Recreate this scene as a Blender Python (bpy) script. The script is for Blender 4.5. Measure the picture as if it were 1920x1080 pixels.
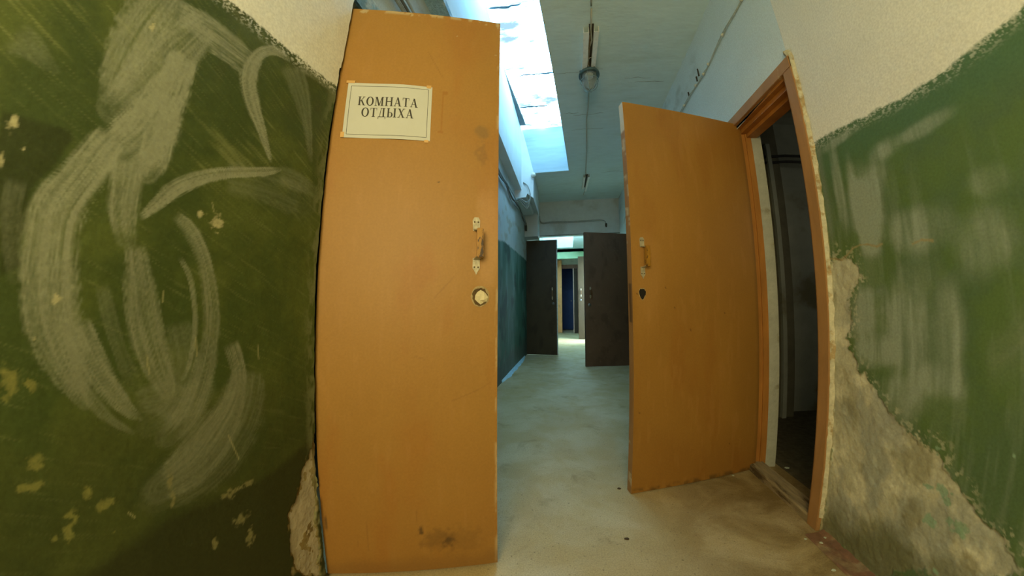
import bpy, bmesh, math, random
import numpy as np
from mathutils import Vector, Matrix

for o in list(bpy.data.objects): bpy.data.objects.remove(o, do_unlink=True)
SC = bpy.context.scene
COL = SC.collection
random.seed(7)

# ------------------------------------------------------------------ camera
# wide full-frame fisheye-type lens (hand-held at 0.89 m, looking down the corridor)
cd = bpy.data.cameras.new('camera'); cam = bpy.data.objects.new('camera', cd); COL.objects.link(cam)
cd.type = 'PANO'; cd.panorama_type = 'FISHEYE_LENS_POLYNOMIAL'
cd.sensor_fit = 'HORIZONTAL'; cd.sensor_width = 36.0; cd.sensor_height = 20.25
cd.fisheye_fov = math.radians(200)
cd.fisheye_polynomial_k0 = 0.0
cd.fisheye_polynomial_k1 = -0.0992429826902827
cd.fisheye_polynomial_k2 = 0.001492624899252151
cd.fisheye_polynomial_k3 = 3.42059924492673e-05
cd.fisheye_polynomial_k4 = -1.375406161827769e-06
RIGHT = Vector((0.98253422, 0.18607236, 0.00189509))
FWD = Vector((-0.1857257, 0.97997207, 0.07183807))
UP = Vector((0.01150994, -0.07093533, 0.99741451))
m = Matrix.Identity(4)
for i in range(3):
    m[i][0] = RIGHT[i]; m[i][1] = UP[i]; m[i][2] = -FWD[i]
m[0][3], m[1][3], m[2][3] = 0.0, 0.0, 0.8943
cam.matrix_world = m
cd.clip_start = 0.01
SC.camera = cam

# ------------------------------------------------------------------ world, lights, exposure
SC.view_settings.view_transform = 'Standard'
SC.view_settings.look = 'None'
SC.view_settings.gamma = 1.0
SC.view_settings.use_curve_mapping = False
SC.view_settings.exposure = 0.0
W = bpy.data.worlds.new('overcast_sky'); SC.world = W; W.use_nodes = True
bg = W.node_tree.nodes['Background']
bg.inputs[0].default_value = (0.62, 0.83, 1.0, 1); bg.inputs[1].default_value = 1.2

def area_light(name, loc, direction, sx, sy, power, color):
    ld = bpy.data.lights.new(name, 'AREA'); ld.shape = 'RECTANGLE'; ld.size = sx; ld.size_y = sy
    ld.energy = power; ld.color = color
    o = bpy.data.objects.new(name, ld); COL.objects.link(o)
    o.location = loc
    o.rotation_euler = Vector(direction).to_track_quat('-Z', 'Y').to_euler()
    return o
# warm source behind the viewpoint, a lamp set before an added window
area_light('warm_back_light', (-0.10, -0.93, 1.45), (0.06, 1, -0.26), 0.95, 1.0, 34, (1.0, 0.81, 0.38))
# cold daylight through the side doorway of the further corridor
area_light('side_door_light', (1.9, 8.55, 1.5), (-1, 0.0, -0.45), 0.8, 1.6, 260, (0.62, 0.83, 1.0))
# added unseen lamp brightening the blue room, no window is built
area_light('blue_room_fill', (1.15, 12.6, 1.6), (-1, 0.1, -0.2), 0.6, 0.8, 4, (0.6, 0.8, 1.0))
# added dim lamp that lifts the dark store room interior
area_light('store_room_fill', (2.7, 1.3, 1.7), (-0.75, 0.9, -0.25), 0.3, 0.5, 1.2, (1.0, 0.95, 0.72))
SKYLIGHT = 34.0

# ------------------------------------------------------------------ helpers
def lin(r, g, b):
    f = lambda c: (c/255/12.92) if c/255 <= 0.04045 else ((c/255+0.055)/1.055)**2.4
    return (f(r), f(g), f(b))

def tag(o, label=None, cat=None, group=None, kind=None):
    if label: o['label'] = label
    if cat: o['category'] = cat
    if group: o['group'] = group
    if kind: o['kind'] = kind
    return o

def empty(name, loc=(0, 0, 0)):
    o = bpy.data.objects.new(name, None); COL.objects.link(o); o.location = loc; o.empty_display_size = 0.1
    return o

MATS = {}
def mat(name, color, rough=0.7, var=0.12, scale=12.0, metal=0.0, bump=0.0, bscale=60.0, spec=0.4, stretch=None, color2=None, c2scale=3.0, c2lo=0.5, c2hi=0.65):
    """plain procedural paint: colour broken up by two noises, bump from noise"""
    if name in MATS: return MATS[name]
    M = bpy.data.materials.new(name); M.use_nodes = True; nt = M.node_tree; N = nt.nodes; L = nt.links
    bs = N['Principled BSDF']
    tc = N.new('ShaderNodeTexCoord'); mp = N.new('ShaderNodeMapping'); L.new(tc.outputs['Object'], mp.inputs[0])
    if stretch: mp.inputs['Scale'].default_value = stretch
    n1 = N.new('ShaderNodeTexNoise'); n1.inputs['Scale'].default_value = scale; n1.inputs['Detail'].default_value = 8; n1.inputs['Roughness'].default_value = 0.65
    L.new(mp.outputs[0], n1.inputs['Vector'])
    rp = N.new('ShaderNodeMapRange'); rp.inputs['From Min'].default_value = 0.3; rp.inputs['From Max'].default_value = 0.7
    rp.inputs['To Min'].default_value = 1-var; rp.inputs['To Max'].default_value = 1+var
    L.new(n1.outputs['Fac'], rp.inputs['Value'])
    mx = N.new('ShaderNodeMix'); mx.data_type = 'RGBA'; mx.blend_type = 'MULTIPLY'; mx.inputs['Factor'].default_value = 1
    base = N.new('ShaderNodeRGB'); base.outputs[0].default_value = (*color, 1)
    src = base.outputs[0]
    if color2:
        n2 = N.new('ShaderNodeTexNoise'); n2.inputs['Scale'].default_value = c2scale; n2.inputs['Detail'].default_value = 9; n2.inputs['Roughness'].default_value = 0.62
        L.new(mp.outputs[0], n2.inputs['Vector'])
        r2 = N.new('ShaderNodeMapRange'); r2.inputs['From Min'].default_value = c2lo; r2.inputs['From Max'].default_value = c2hi; r2.interpolation_type = 'SMOOTHSTEP'
        L.new(n2.outputs['Fac'], r2.inputs['Value'])
        m2 = N.new('ShaderNodeMix'); m2.data_type = 'RGBA'; L.new(r2.outputs[0], m2.inputs['Factor'])
        L.new(src, m2.inputs['A']); m2.inputs['B'].default_value = (*color2, 1); src = m2.outputs['Result']
    L.new(src, mx.inputs['A']); L.new(rp.outputs[0], mx.inputs['B'])
    L.new(mx.outputs['Result'], bs.inputs['Base Color'])
    bs.inputs['Roughness'].default_value = rough; bs.inputs['Metallic'].default_value = metal
    bs.inputs['Specular IOR Level'].default_value = spec
    if bump:
        nb = N.new('ShaderNodeTexNoise'); nb.inputs['Scale'].default_value = bscale; nb.inputs['Detail'].default_value = 6
        L.new(mp.outputs[0], nb.inputs['Vector'])
        b = N.new('ShaderNodeBump'); b.inputs['Strength'].default_value = bump; b.inputs['Distance'].default_value = 0.01
        L.new(nb.outputs['Fac'], b.inputs['Height']); L.new(b.outputs[0], bs.inputs['Normal'])
    MATS[name] = M
    return M

def attr_mat(name, rough=0.7, bump=0.2, bscale=90.0, spec=0.35, fine=0.10, fscale=140.0):
    """paint whose colour is the Col attribute of the mesh, broken up by fine procedural noise"""
    if name in MATS: return MATS[name]
    M = bpy.data.materials.new(name); M.use_nodes = True; nt = M.node_tree; N = nt.nodes; L = nt.links
    bs = N['Principled BSDF']
    at = N.new('ShaderNodeAttribute'); at.attribute_name = 'Col'
    tc = N.new('ShaderNodeTexCoord')
    n1 = N.new('ShaderNodeTexNoise'); n1.inputs['Scale'].default_value = fscale; n1.inputs['Detail'].default_value = 5
    L.new(tc.outputs['Object'], n1.inputs['Vector'])
    rp = N.new('ShaderNodeMapRange'); rp.inputs['From Min'].default_value = 0.3; rp.inputs['From Max'].default_value = 0.7
    rp.inputs['To Min'].default_value = 1-fine; rp.inputs['To Max'].default_value = 1+fine
    L.new(n1.outputs['Fac'], rp.inputs['Value'])
    mx = N.new('ShaderNodeMix'); mx.data_type = 'RGBA'; mx.blend_type = 'MULTIPLY'; mx.inputs['Factor'].default_value = 1
    L.new(at.outputs['Color'], mx.inputs['A']); L.new(rp.outputs[0], mx.inputs['B']); L.new(mx.outputs['Result'], bs.inputs['Base Color'])
    bs.inputs['Roughness'].default_value = rough; bs.inputs['Specular IOR Level'].default_value = spec
    nb = N.new('ShaderNodeTexNoise'); nb.inputs['Scale'].default_value = bscale; nb.inputs['Detail'].default_value = 6
    L.new(tc.outputs['Object'], nb.inputs['Vector'])
    b = N.new('ShaderNodeBump'); b.inputs['Strength'].default_value = bump; b.inputs['Distance'].default_value = 0.006
    L.new(nb.outputs['Fac'], b.inputs['Height']); L.new(b.outputs[0], bs.inputs['Normal'])
    MATS[name] = M
    return M

class MB:
    def __init__(s): s.v = []; s.f = []; s.c = []
    def add(s, vs, fs, col=None):
        b = len(s.v); s.v += [tuple(v) for v in vs]; s.f += [tuple(b+i for i in f) for f in fs]
        s.c += [col or (0.5, 0.5, 0.5)]*len(vs); return s
    def box(s, x0, x1, y0, y1, z0, z1, col=None):
        return s.add([(x0,y0,z0),(x1,y0,z0),(x1,y1,z0),(x0,y1,z0),(x0,y0,z1),(x1,y0,z1),(x1,y1,z1),(x0,y1,z1)],
                     [(0,3,2,1),(4,5,6,7),(0,1,5,4),(1,2,6,5),(2,3,7,6),(3,0,4,7)], col)
    def quad(s, a, b, c, d, col=None): return s.add([a, b, c, d], [(0, 1, 2, 3)], col)
    def prism(s, poly, a, b, axis='y', col=None):
        """polygon extruded along an axis; poly is in the two other axes (alphabetic order)"""
        n = len(poly)
        def P(q, t): return {'x': (t, q[0], q[1]), 'y': (q[0], t, q[1]), 'z': (q[0], q[1], t)}[axis]
        vs = [P(q, a) for q in poly]+[P(q, b) for q in poly]
        fs = [tuple(range(n))[::-1], tuple(range(n, 2*n))]+[(i, (i+1) % n, n+(i+1) % n, n+i) for i in range(n)]
        return s.add(vs, fs, col)
    def tube(s, pts, r, n=8, col=None, caps=True):
        pts = [Vector(p) for p in pts]; vs = []; prev = None
        for i, p in enumerate(pts):
            t = (pts[min(i+1, len(pts)-1)]-pts[max(i-1, 0)]).normalized()
            a = Vector((0, 0, 1)) if abs(t.z) < 0.9 else Vector((1, 0, 0))
            if prev is not None:
                a = prev
            u = (a-t*a.dot(t)).normalized(); w = t.cross(u); prev = u
            rr = r[i] if isinstance(r, (list, tuple)) else r
            vs += [p+(u*math.cos(2*math.pi*k/n)+w*math.sin(2*math.pi*k/n))*rr for k in range(n)]
        fs = [(i*n+k, i*n+(k+1) % n, (i+1)*n+(k+1) % n, (i+1)*n+k) for i in range(len(pts)-1) for k in range(n)]
        if caps: fs += [tuple(range(n))[::-1], tuple((len(pts)-1)*n+k for k in range(n))]
        return s.add(vs, fs, col)
    def lathe(s, prof, c, axis=(0, 0, 1), n=28, col=None):
        ax = Vector(axis).normalized(); q = Vector((0, 0, 1)).rotation_difference(ax); c = Vector(c); vs = []
        for r, h in prof:
            vs += [c+q @ Vector((r*math.cos(2*math.pi*k/n), r*math.sin(2*math.pi*k/n), h)) for k in range(n)]
        fs = [(i*n+k, i*n+(k+1) % n, (i+1)*n+(k+1) % n, (i+1)*n+k) for i in range(len(prof)-1) for k in range(n)]
        return s.add(vs, fs, col)
    def build(s, name, material, parent=None, smooth=False, xf=None, bevel=0.0, colors=False):
        me = bpy.data.meshes.new(name)
        vs = [tuple(xf(v)) for v in s.v] if xf else s.v
        me.from_pydata(vs, [], s.f); me.update()
        if colors:
            ca = me.color_attributes.new('Col', 'FLOAT_COLOR', 'POINT')
            a = np.ones((len(vs), 4), np.float32); a[:, :3] = np.array(s.c, np.float32); ca.data.foreach_set('color', a.ravel())
        bm = bmesh.new(); bm.from_mesh(me); bmesh.ops.recalc_face_normals(bm, faces=bm.faces)
        if bevel: bmesh.ops.bevel(bm, geom=list(bm.edges), offset=bevel, segments=2, affect='EDGES', clamp_overlap=True)
        bm.to_mesh(me); bm.free()
        if smooth:
            for p in me.polygons: p.use_smooth = True
        me.materials.append(material)
        o = bpy.data.objects.new(name, me); COL.objects.link(o)
        if parent: o.parent = parent
        return o

# vectorised value noise
def _h(ix, iy, seed):
    n = (ix.astype(np.int64)*374761393+iy.astype(np.int64)*668265263+seed*1442695041) & 0x7fffffff
    n = ((n ^ (n >> 13))*1274126177) & 0x7fffffff
    return ((n ^ (n >> 16)) & 0xffff)/65535.0
def vn(x, y, seed=0):
    x, y = np.broadcast_arrays(x, y); ix = np.floor(x); iy = np.floor(y); fx = x-ix; fy = y-iy
    fx = fx*fx*(3-2*fx); fy = fy*fy*(3-2*fy)
    a = _h(ix, iy, seed); b = _h(ix+1, iy, seed); c = _h(ix, iy+1, seed); d = _h(ix+1, iy+1, seed)
    return (a*(1-fx)+b*fx)*(1-fy)+(c*(1-fx)+d*fx)*fy
def fbm(x, y, seed=0, oct=5, gain=0.55):
    s = 0; a = 1; t = 0
    for i in range(oct):
        s = s+a*vn(x*2**i+17.3*i, y*2**i-9.1*i, seed+i); t += a; a *= gain
    return s/t
def sst(x, a, b):
    t = np.clip((x-a)/(b-a), 0, 1); return t*t*(3-2*t)
def mixc(C, col, m):
    return C*(1-m[..., None])+np.array(col)*m[..., None]
def poly_sd(px, py, poly):
    """signed distance (positive inside)"""
    d = np.full(px.shape, 1e9); ins = np.zeros(px.shape, bool); n = len(poly)
    for i in range(n):
        x0, y0 = poly[i]; x1, y1 = poly[(i+1) % n]; ex, ey = x1-x0, y1-y0
        t = np.clip(((px-x0)*ex+(py-y0)*ey)/(ex*ex+ey*ey+1e-12), 0, 1)
        d = np.minimum(d, np.hypot(px-x0-t*ex, py-y0-t*ey))
        c = ((y0 > py) != (y1 > py)) & (px < (x1-x0)*(py-y0)/(y1-y0+1e-12)+x0); ins ^= c
    return np.where(ins, d, -d)
def spline(P, k=10):
    P = np.array(P, float); out = []
    for i in range(len(P)-1):
        p0, p1, p2, p3 = P[max(i-1, 0)], P[i], P[i+1], P[min(i+2, len(P)-1)]
        for t in np.linspace(0, 1, k, endpoint=False):
            out.append(0.5*(2*p1+(p2-p0)*t+(2*p0-5*p1+4*p2-p3)*t*t+(3*p1-p0-3*p2+p3)*t**3))
    out.append(P[-1]); return np.array(out)

class Sheets:
    """grids of points with their own colours, joined into one wall surface"""
    def __init__(s): s.v = []; s.f = []; s.c = []; s.n = 0
    def grid(s, us, vs, pos, col, disp=None):
        U, V = np.meshgrid(us, vs, indexing='ij')
        D = disp(U, V) if disp else np.zeros_like(U)
        P = pos(U, V, D); C = col(U, V)
        nu, nv = U.shape
        i = np.arange(nu-1)[:, None]*nv+np.arange(nv-1)[None, :]+s.n
        F = np.stack([i, i+nv, i+nv+1, i+1], -1).reshape(-1, 4)
        s.v.append(P.reshape(-1, 3)); s.c.append(np.clip(C, 0, 1).reshape(-1, 3)); s.f.append(F); s.n += nu*nv
        return s
    def build(s, name, material, parent=None, smooth=True):
        v = np.concatenate(s.v).astype(np.float32); f = np.concatenate(s.f).astype(np.int32); c = np.concatenate(s.c)
        me = bpy.data.meshes.new(name); me.vertices.add(len(v)); me.vertices.foreach_set('co', v.ravel())
        me.loops.add(f.size); me.loops.foreach_set('vertex_index', f.ravel())
        me.polygons.add(len(f)); me.polygons.foreach_set('loop_start', np.arange(0, f.size, 4, dtype=np.int32))
        me.update(calc_edges=True)
        a = np.ones((len(v), 4), np.float32); a[:, :3] = c
        ca = me.color_attributes.new('Col', 'FLOAT_COLOR', 'POINT'); ca.data.foreach_set('color', a.ravel())
        me.polygons.foreach_set('use_smooth', np.full(len(f), smooth)); me.materials.append(material)
        o = bpy.data.objects.new(name, me); COL.objects.link(o)
        if parent: o.parent = parent
        return o

def steps(*segs):
    out = []
    for a, b, d in segs:
        n = max(1, int(round((b-a)/d))); out += list(np.linspace(a, b, n, endpoint=False))
    return np.array(out+[segs[-1][1]])

# ------------------------------------------------------------------ measured marks on the two near walls (wall coordinates, metres)
STROKES = [
 (0.55, [(0.236,1.533,0.067), (0.214,1.415,0.088), (0.202,1.321,0.071), (0.194,1.250,0.032)]),
 (0.55, [(0.317,1.517,0.061), (0.277,1.405,0.084), (0.242,1.300,0.082), (0.208,1.230,0.057)]),
 (0.85, [(0.297,1.413,0.052), (0.289,1.317,0.067), (0.269,1.224,0.096), (0.233,1.154,0.083)]),
 (0.80, [(0.287,1.316,0.051), (0.290,1.245,0.054), (0.289,1.177,0.055), (0.282,1.137,0.036)]),
 (0.80, [(0.217,1.188,0.048), (0.190,1.114,0.057), (0.162,1.043,0.065), (0.157,0.987,0.067), (0.161,0.931,0.070), (0.170,0.866,0.071), (0.184,0.816,0.065), (0.200,0.768,0.041), (0.214,0.731,0.023)]),
 (0.75, [(0.199,0.866,0.038), (0.219,0.814,0.042), (0.246,0.757,0.036), (0.274,0.710,0.025), (0.297,0.685,0.010)]),
 (0.45, [(0.193,0.790,0.030), (0.218,0.744,0.023), (0.248,0.697,0.016), (0.284,0.662,0.009)]),
 (0.60, [(0.245,1.159,0.079), (0.250,1.110,0.052), (0.254,1.053,0.043), (0.264,1.007,0.030)]),
 (0.60, [(0.279,1.005,0.031), (0.295,0.924,0.049), (0.305,0.866,0.058), (0.323,0.795,0.055), (0.346,0.731,0.034), (0.358,0.707,0.011)]),
 (0.22, [(0.234,0.929,0.020), (0.250,0.866,0.024), (0.267,0.810,0.021), (0.288,0.751,0.034)]),
 (0.75, [(0.279,1.047,0.009), (0.304,1.081,0.022), (0.337,1.127,0.030), (0.386,1.168,0.028), (0.442,1.200,0.024), (0.536,1.242,0.022), (0.574,1.264,0.011)]),
 (0.75, [(0.549,1.268,0.007), (0.522,1.312,0.021), (0.497,1.352,0.031), (0.468,1.395,0.044), (0.444,1.448,0.045), (0.444,1.500,0.036), (0.461,1.547,0.026), (0.493,1.580,0.027), (0.533,1.591,0.020)]),
 (0.60, [(0.251,1.488,0.055), (0.304,1.497,0.063), (0.363,1.502,0.065), (0.437,1.501,0.054)]),
 (0.50, [(0.328,1.458,0.021), (0.388,1.461,0.016), (0.436,1.455,0.014)]),
 (0.55, [(0.340,1.075,0.020), (0.374,1.050,0.030), (0.407,1.000,0.030), (0.426,0.933,0.032), (0.435,0.864,0.035), (0.429,0.795,0.040), (0.412,0.730,0.055), (0.382,0.669,0.064), (0.344,0.636,0.046)]),
 (0.55, [(0.359,0.993,0.011), (0.384,0.952,0.011), (0.396,0.898,0.010), (0.399,0.843,0.010), (0.390,0.777,0.010), (0.376,0.745,0.007)]),
 (0.65, [(0.477,0.815,0.037), (0.501,0.738,0.037), (0.482,0.667,0.062), (0.436,0.607,0.104), (0.386,0.565,0.098), (0.320,0.542,0.059)]),
 (0.38, [(0.528,0.746,0.073), (0.494,0.638,0.132), (0.415,0.560,0.136), (0.320,0.537,0.083)]),
 (0.30, [(0.287,0.712,0.040), (0.334,0.718,0.062), (0.378,0.692,0.077), (0.417,0.706,0.061)]),
 (0.28, [(0.363,0.865,0.040), (0.380,0.779,0.063), (0.363,0.696,0.068), (0.312,0.666,0.043)]),
 (0.22, [(0.100,1.072,0.026), (0.105,1.002,0.026), (0.119,0.927,0.020)]),
 (0.16, [(0.431,1.188,0.078), (0.542,1.203,0.091), (0.665,1.201,0.107)]),
 (0.30, [(0.571,1.618,0.069), (0.657,1.628,0.057), (0.729,1.621,0.040)]),
 (0.25, [(0.549,1.581,0.092), (0.605,1.512,0.070), (0.647,1.430,0.037), (0.677,1.340,0.018)]),
 (0.22, [(0.568,1.250,0.048), (0.639,1.256,0.054), (0.700,1.246,0.040)]),
 (0.20, [(0.038,1.277,0.052), (0.071,1.268,0.044), (0.107,1.251,0.018)]),
]
L_CHIPS = [ (0.081,1.146,0.0082,0.0158), (0.428,1.081,0.0172,0.0213), (0.392,1.087,0.0057,0.0091), (0.140,0.652,0.0115,0.0163), (0.137,0.614,0.0102,0.0115), (0.117,0.620,0.0112,0.0096), (0.177,0.555,0.0113,0.0160), (0.168,0.525,0.0073,0.0143), (0.226,0.551,0.0177,0.0113), (0.204,0.580,0.0066,0.0181), (0.339,0.545,0.0098,0.0237), (0.342,0.509,0.0078,0.0197), (0.464,0.463,0.0292,0.0127), (0.518,0.464,0.0159,0.0080), (0.482,0.384,0.0253,0.0159), (0.498,0.324,0.0151,0.0275), (0.172,0.897,0.0057,0.0082), (0.147,0.838,0.0020,0.0032), (0.115,0.775,0.0145,0.0305), (0.141,0.770,0.0069,0.0111), (0.148,0.523,0.0055,0.0070), (0.233,0.495,0.0037,0.0049), (0.412,0.365,0.0070,0.0149), (0.223,1.422,0.0055,0.0197), (0.078,1.089,0.0053,0.0153), (0.101,1.113,0.0034,0.0056) ]
L_DARK = [ (0.211,0.441), (0.335,0.490), (0.448,0.458), (0.518,0.466), (0.580,0.463), (0.670,0.485), (0.736,0.508) ]
L_PEEL = [ (0.747,0.529), (0.707,0.445), (0.669,0.413), (0.645,0.360), (0.614,0.288), (0.617,0.193), (0.616,0.125), (0.721,0.039), (0.744,0.359) ]
L_DARK2 = [ (0.060,1.160), (0.100,1.164), (0.154,1.164), (0.163,1.153), (0.143,1.102), (0.123,1.054), (0.124,0.943), (0.100,0.925) ]
R_DAMAGE = [ (1.184,1.083), (1.067,1.053), (1.059,0.995), (1.103,0.923), (1.092,0.752), (1.046,0.683), (0.974,0.594), (0.892,0.532), (0.802,0.503), (0.719,0.467), (0.658,0.402), (0.616,0.367), (0.562,0.362), (0.522,0.346), (0.511,0.301), (0.905,0.018), (1.175,0.005), (1.196,0.323), (1.196,0.639) ]
R_MINT = [ (0.787,0.390,0.0171,0.0089), (0.747,0.396,0.0226,0.0201), (0.694,0.324,0.0370,0.0194), (0.770,0.297,0.0245,0.0179), (0.676,0.312,0.0184,0.0109), (0.773,0.503,0.0097,0.0145), (0.583,0.551,0.0048,0.0072), (0.723,0.170,0.0143,0.0088), (0.727,0.375,0.0128,0.0141) ]
R_WASH = [ (0.987,1.212,0.0548,0.1428,0.80), (1.026,1.311,0.0235,0.1119,0.40), (1.085,1.333,0.0205,0.1764,0.45), (0.878,1.379,0.0583,0.0333,0.35), (0.746,1.382,0.0953,0.0208,0.35), (1.032,1.501,0.0864,0.0192,0.40), (0.935,1.313,0.0412,0.0519,0.40), (0.821,1.109,0.0941,0.0608,0.30), (0.652,1.044,0.0735,0.0767,0.35), (1.038,0.847,0.0635,0.1088,0.60), (0.899,0.818,0.0692,0.1445,0.35), (0.998,0.743,0.0796,0.0525,0.60), (0.814,0.674,0.0917,0.0445,0.35), (0.753,0.796,0.0358,0.1397,0.25), (0.880,0.629,0.0691,0.0633,0.40), (0.616,1.178,0.0495,0.0377,0.20) ]


WHITE = np.array((0.83, 0.83, 0.76))
def zc(y): return 2.876+0.0357*y            # the ceiling rises slightly along the corridor
XL, XR, XF = -0.746, 1.02, -0.80            # near left wall, right wall, left wall past the first door

# ------------------------------------------------------------------ left wall (near): olive oil paint with whitewash brush scrawls
def left_cols(Y, Z):
    w1 = fbm(Y*9, Z*9, 3); w2 = fbm(Y*30, Z*30, 8)
    ca, sa = math.cos(-0.45), math.sin(-0.45)
    U = Y*ca+Z*sa; V = -Y*sa+Z*ca
    st = fbm(U*7, V*130, 11, 4); st2 = fbm(U*14, V*300, 21, 3)
    C = np.ones(Y.shape+(3,))*np.array((0.050, 0.075, 0.016))
    C = mixc(C, (0.080, 0.106, 0.022), sst(w1, 0.35, 0.7))
    C = mixc(C, (0.060, 0.060, 0.018), sst(fbm(Y*5+3, Z*4, 31), 0.55, 0.8)*0.6)
    # brushed diagonal streaks in the upper half
    C = mixc(C, (0.21, 0.23, 0.09), sst(st, 0.56, 0.78)*sst(Z, 1.08, 1.25)*0.55*sst(w1, 0.3, 0.6))
    C = mixc(C, (0.20, 0.22, 0.09), sst(st2, 0.62, 0.85)*0.25)
    # darker repaint left of the scrawl, dark bottom zone with some light falloff painted in
    d2 = poly_sd(Y, Z, L_DARK2)+(w2-0.5)*0.012
    C = mixc(C, (0.030, 0.040, 0.009), sst(d2, -0.004, 0.006)*0.8)
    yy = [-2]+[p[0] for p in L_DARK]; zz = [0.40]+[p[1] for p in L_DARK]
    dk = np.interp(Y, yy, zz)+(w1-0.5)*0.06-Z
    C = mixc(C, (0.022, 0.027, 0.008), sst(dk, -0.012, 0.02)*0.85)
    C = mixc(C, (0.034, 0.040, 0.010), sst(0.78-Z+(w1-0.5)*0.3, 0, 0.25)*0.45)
    relief = np.zeros(Y.shape)
    # whitewash strokes: dry bristle streaks along each stroke
    tot = np.zeros(Y.shape)
    for k, (op, P) in enumerate(STROKES):
        S = spline(P, 8); ln = np.concatenate([[0], np.cumsum(np.hypot(np.diff(S[:, 0]), np.diff(S[:, 1])))])
        w = S[:, 2].max()
        bb = (Y > S[:, 0].min()-w) & (Y < S[:, 0].max()+w) & (Z > S[:, 1].min()-w) & (Z < S[:, 1].max()+w)
        y = Y[bb]; z = Z[bb]; best = np.full(y.shape, 1e9); u = np.zeros(y.shape); v = np.zeros(y.shape); ww = np.ones(y.shape)*0.01
        for i in range(len(S)-1):
            ax, ay = S[i, :2]; ex, ey = S[i+1, :2]-S[i, :2]; L2 = ex*ex+ey*ey+1e-12
            t = np.clip(((y-ax)*ex+(z-ay)*ey)/L2, 0, 1); dx = y-ax-t*ex; dy = z-ay-t*ey; d = np.hypot(dx, dy); m = d < best
            best = np.where(m, d, best); sg = np.sign(ex*dy-ey*dx); v = np.where(m, d*sg, v)
            u = np.where(m, ln[i]+t*(ln[i+1]-ln[i]), u); ww = np.where(m, S[i, 2]+t*(S[i+1, 2]-S[i, 2]), ww)
        q = best/(ww*0.5+1e-6)+(fbm(y*60, z*60, 50+k, 3)-0.5)*0.30+(vn(v*700, u*9, 150+k)-0.5)*0.25
        cov = 1-sst(q, 0.80, 1.22)
        rel = v/(ww+1e-6)
        br = fbm(rel*13+k*7, u*5, 70+k, 4, 0.7); br2 = vn(v*620, u*10, 90+k); gr = fbm(y*160, z*160, 33, 3)
        dens = np.clip(0.42+1.9*(br-0.45)+0.55*(br2-0.5)+0.35*(gr-0.5), 0, 1)
        endf = sst(u, 0, 0.02)*(1-sst(u, ln[-1]-0.03, ln[-1])*0.6)
        a = np.clip(cov*op*(0.42+0.95*dens)*endf, 0, 1)
        tot[bb] = 1-(1-tot[bb])*(1-a)
    tot = np.clip(tot, 0, 0.86)
    low = sst(Z, 0.35, 1.3)[..., None]
    sc = np.array((0.165, 0.178, 0.108))*(1-low)+np.array((0.300, 0.320, 0.220))*low
    C = C*(1-tot[..., None])+sc*tot[..., None]
    # chipped spots showing the plaster
    for (cy, cz, a, b) in L_CHIPS:
        bb = (abs(Y-cy) < a*2) & (abs(Z-cz) < b*2)
        q = np.hypot((Y[bb]-cy)/a, (Z[bb]-cz)/b)+(fbm(Y[bb]*110, Z[bb]*110, 5, 4)-0.5)*2.0
        t = np.zeros(Y.shape); t[bb] = (1-sst(q, 0.35, 0.95))*(0.55+0.6*fbm(Y[bb]*240, Z[bb]*240, 6, 3))
        cc = (0.46, 0.43, 0.24) if cz > 0.8 else ((0.20, 0.20, 0.055) if cy < 0.3 else (0.22, 0.21, 0.09))
        C = mixc(C, cc, t*0.9)
    # fine scratches
    for (y0, z0, y1, z1) in [(0.402, 0.828, 0.404, 0.79), (0.47, 0.60, 0.492, 0.535), (0.31, 0.80, 0.315, 0.765), (0.414, 1.12, 0.42, 1.10), (0.55, 0.80, 0.553, 0.765), (0.335, 0.92, 0.336, 0.90), (0.26, 0.52, 0.27, 0.505)]:
        ex, ey = y1-y0, z1-z0; t = np.clip(((Y-y0)*ex+(Z-z0)*ey)/(ex*ex+ey*ey), 0, 1); d = np.hypot(Y-y0-t*ex, Z-z0-t*ey)
        C = mixc(C, (0.4, 0.38, 0.2), (1-sst(d, 0.0006, 0.0024))*0.45)
    # peeled plaster at the door corner
    pl = poly_sd(Y, Z, L_PEEL)+(fbm(Y*40, Z*22, 61)-0.5)*0.05
    pm = sst(pl, -0.002, 0.006)
    C = mixc(C, (0.24, 0.18, 0.07), pm); C = mixc(C, (0.30, 0.245, 0.115), pm*sst(fbm(Y*25, Z*18, 66), 0.45, 0.6))
    C = mixc(C, (0.14, 0.095, 0.035), pm*sst(fbm(Y*30+5, Z*14, 68), 0.60, 0.68)*0.8)
    # worn arris
    C = mixc(C, (0.19, 0.20, 0.10), sst(Y, 0.690, 0.733)*sst(fbm(Y*80, Z*25, 77), 0.42, 0.62)*0.6)
    # whitewash above the paint line, dry edge
    zp = np.interp(Y, [-2, 0, .345, .457, .57, .735], [1.60, 1.605, 1.609, 1.616, 1.623, 1.641])
    e = Z-zp+(fbm(Y*30, Z*30, 41)-0.5)*0.016
    up = np.clip(sst(e, -0.004, 0.004)+sst(e, -0.045, -0.001)*sst(fbm(Y*190, Z*190, 43, 3), 0.50, 0.62)*0.75, 0, 1)
    Wc = np.ones(Y.shape+(3,))*WHITE*(0.96+0.10*(fbm(Y*4, Z*4, 44)-0.5))[..., None]
    Wc = mixc(Wc, (0.70, 0.60, 0.44), sst(fbm(Y*3+9, Z*3, 45), 0.55, 0.8)*0.35)
    return C*(1-up[..., None])+Wc*up[..., None]

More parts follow.
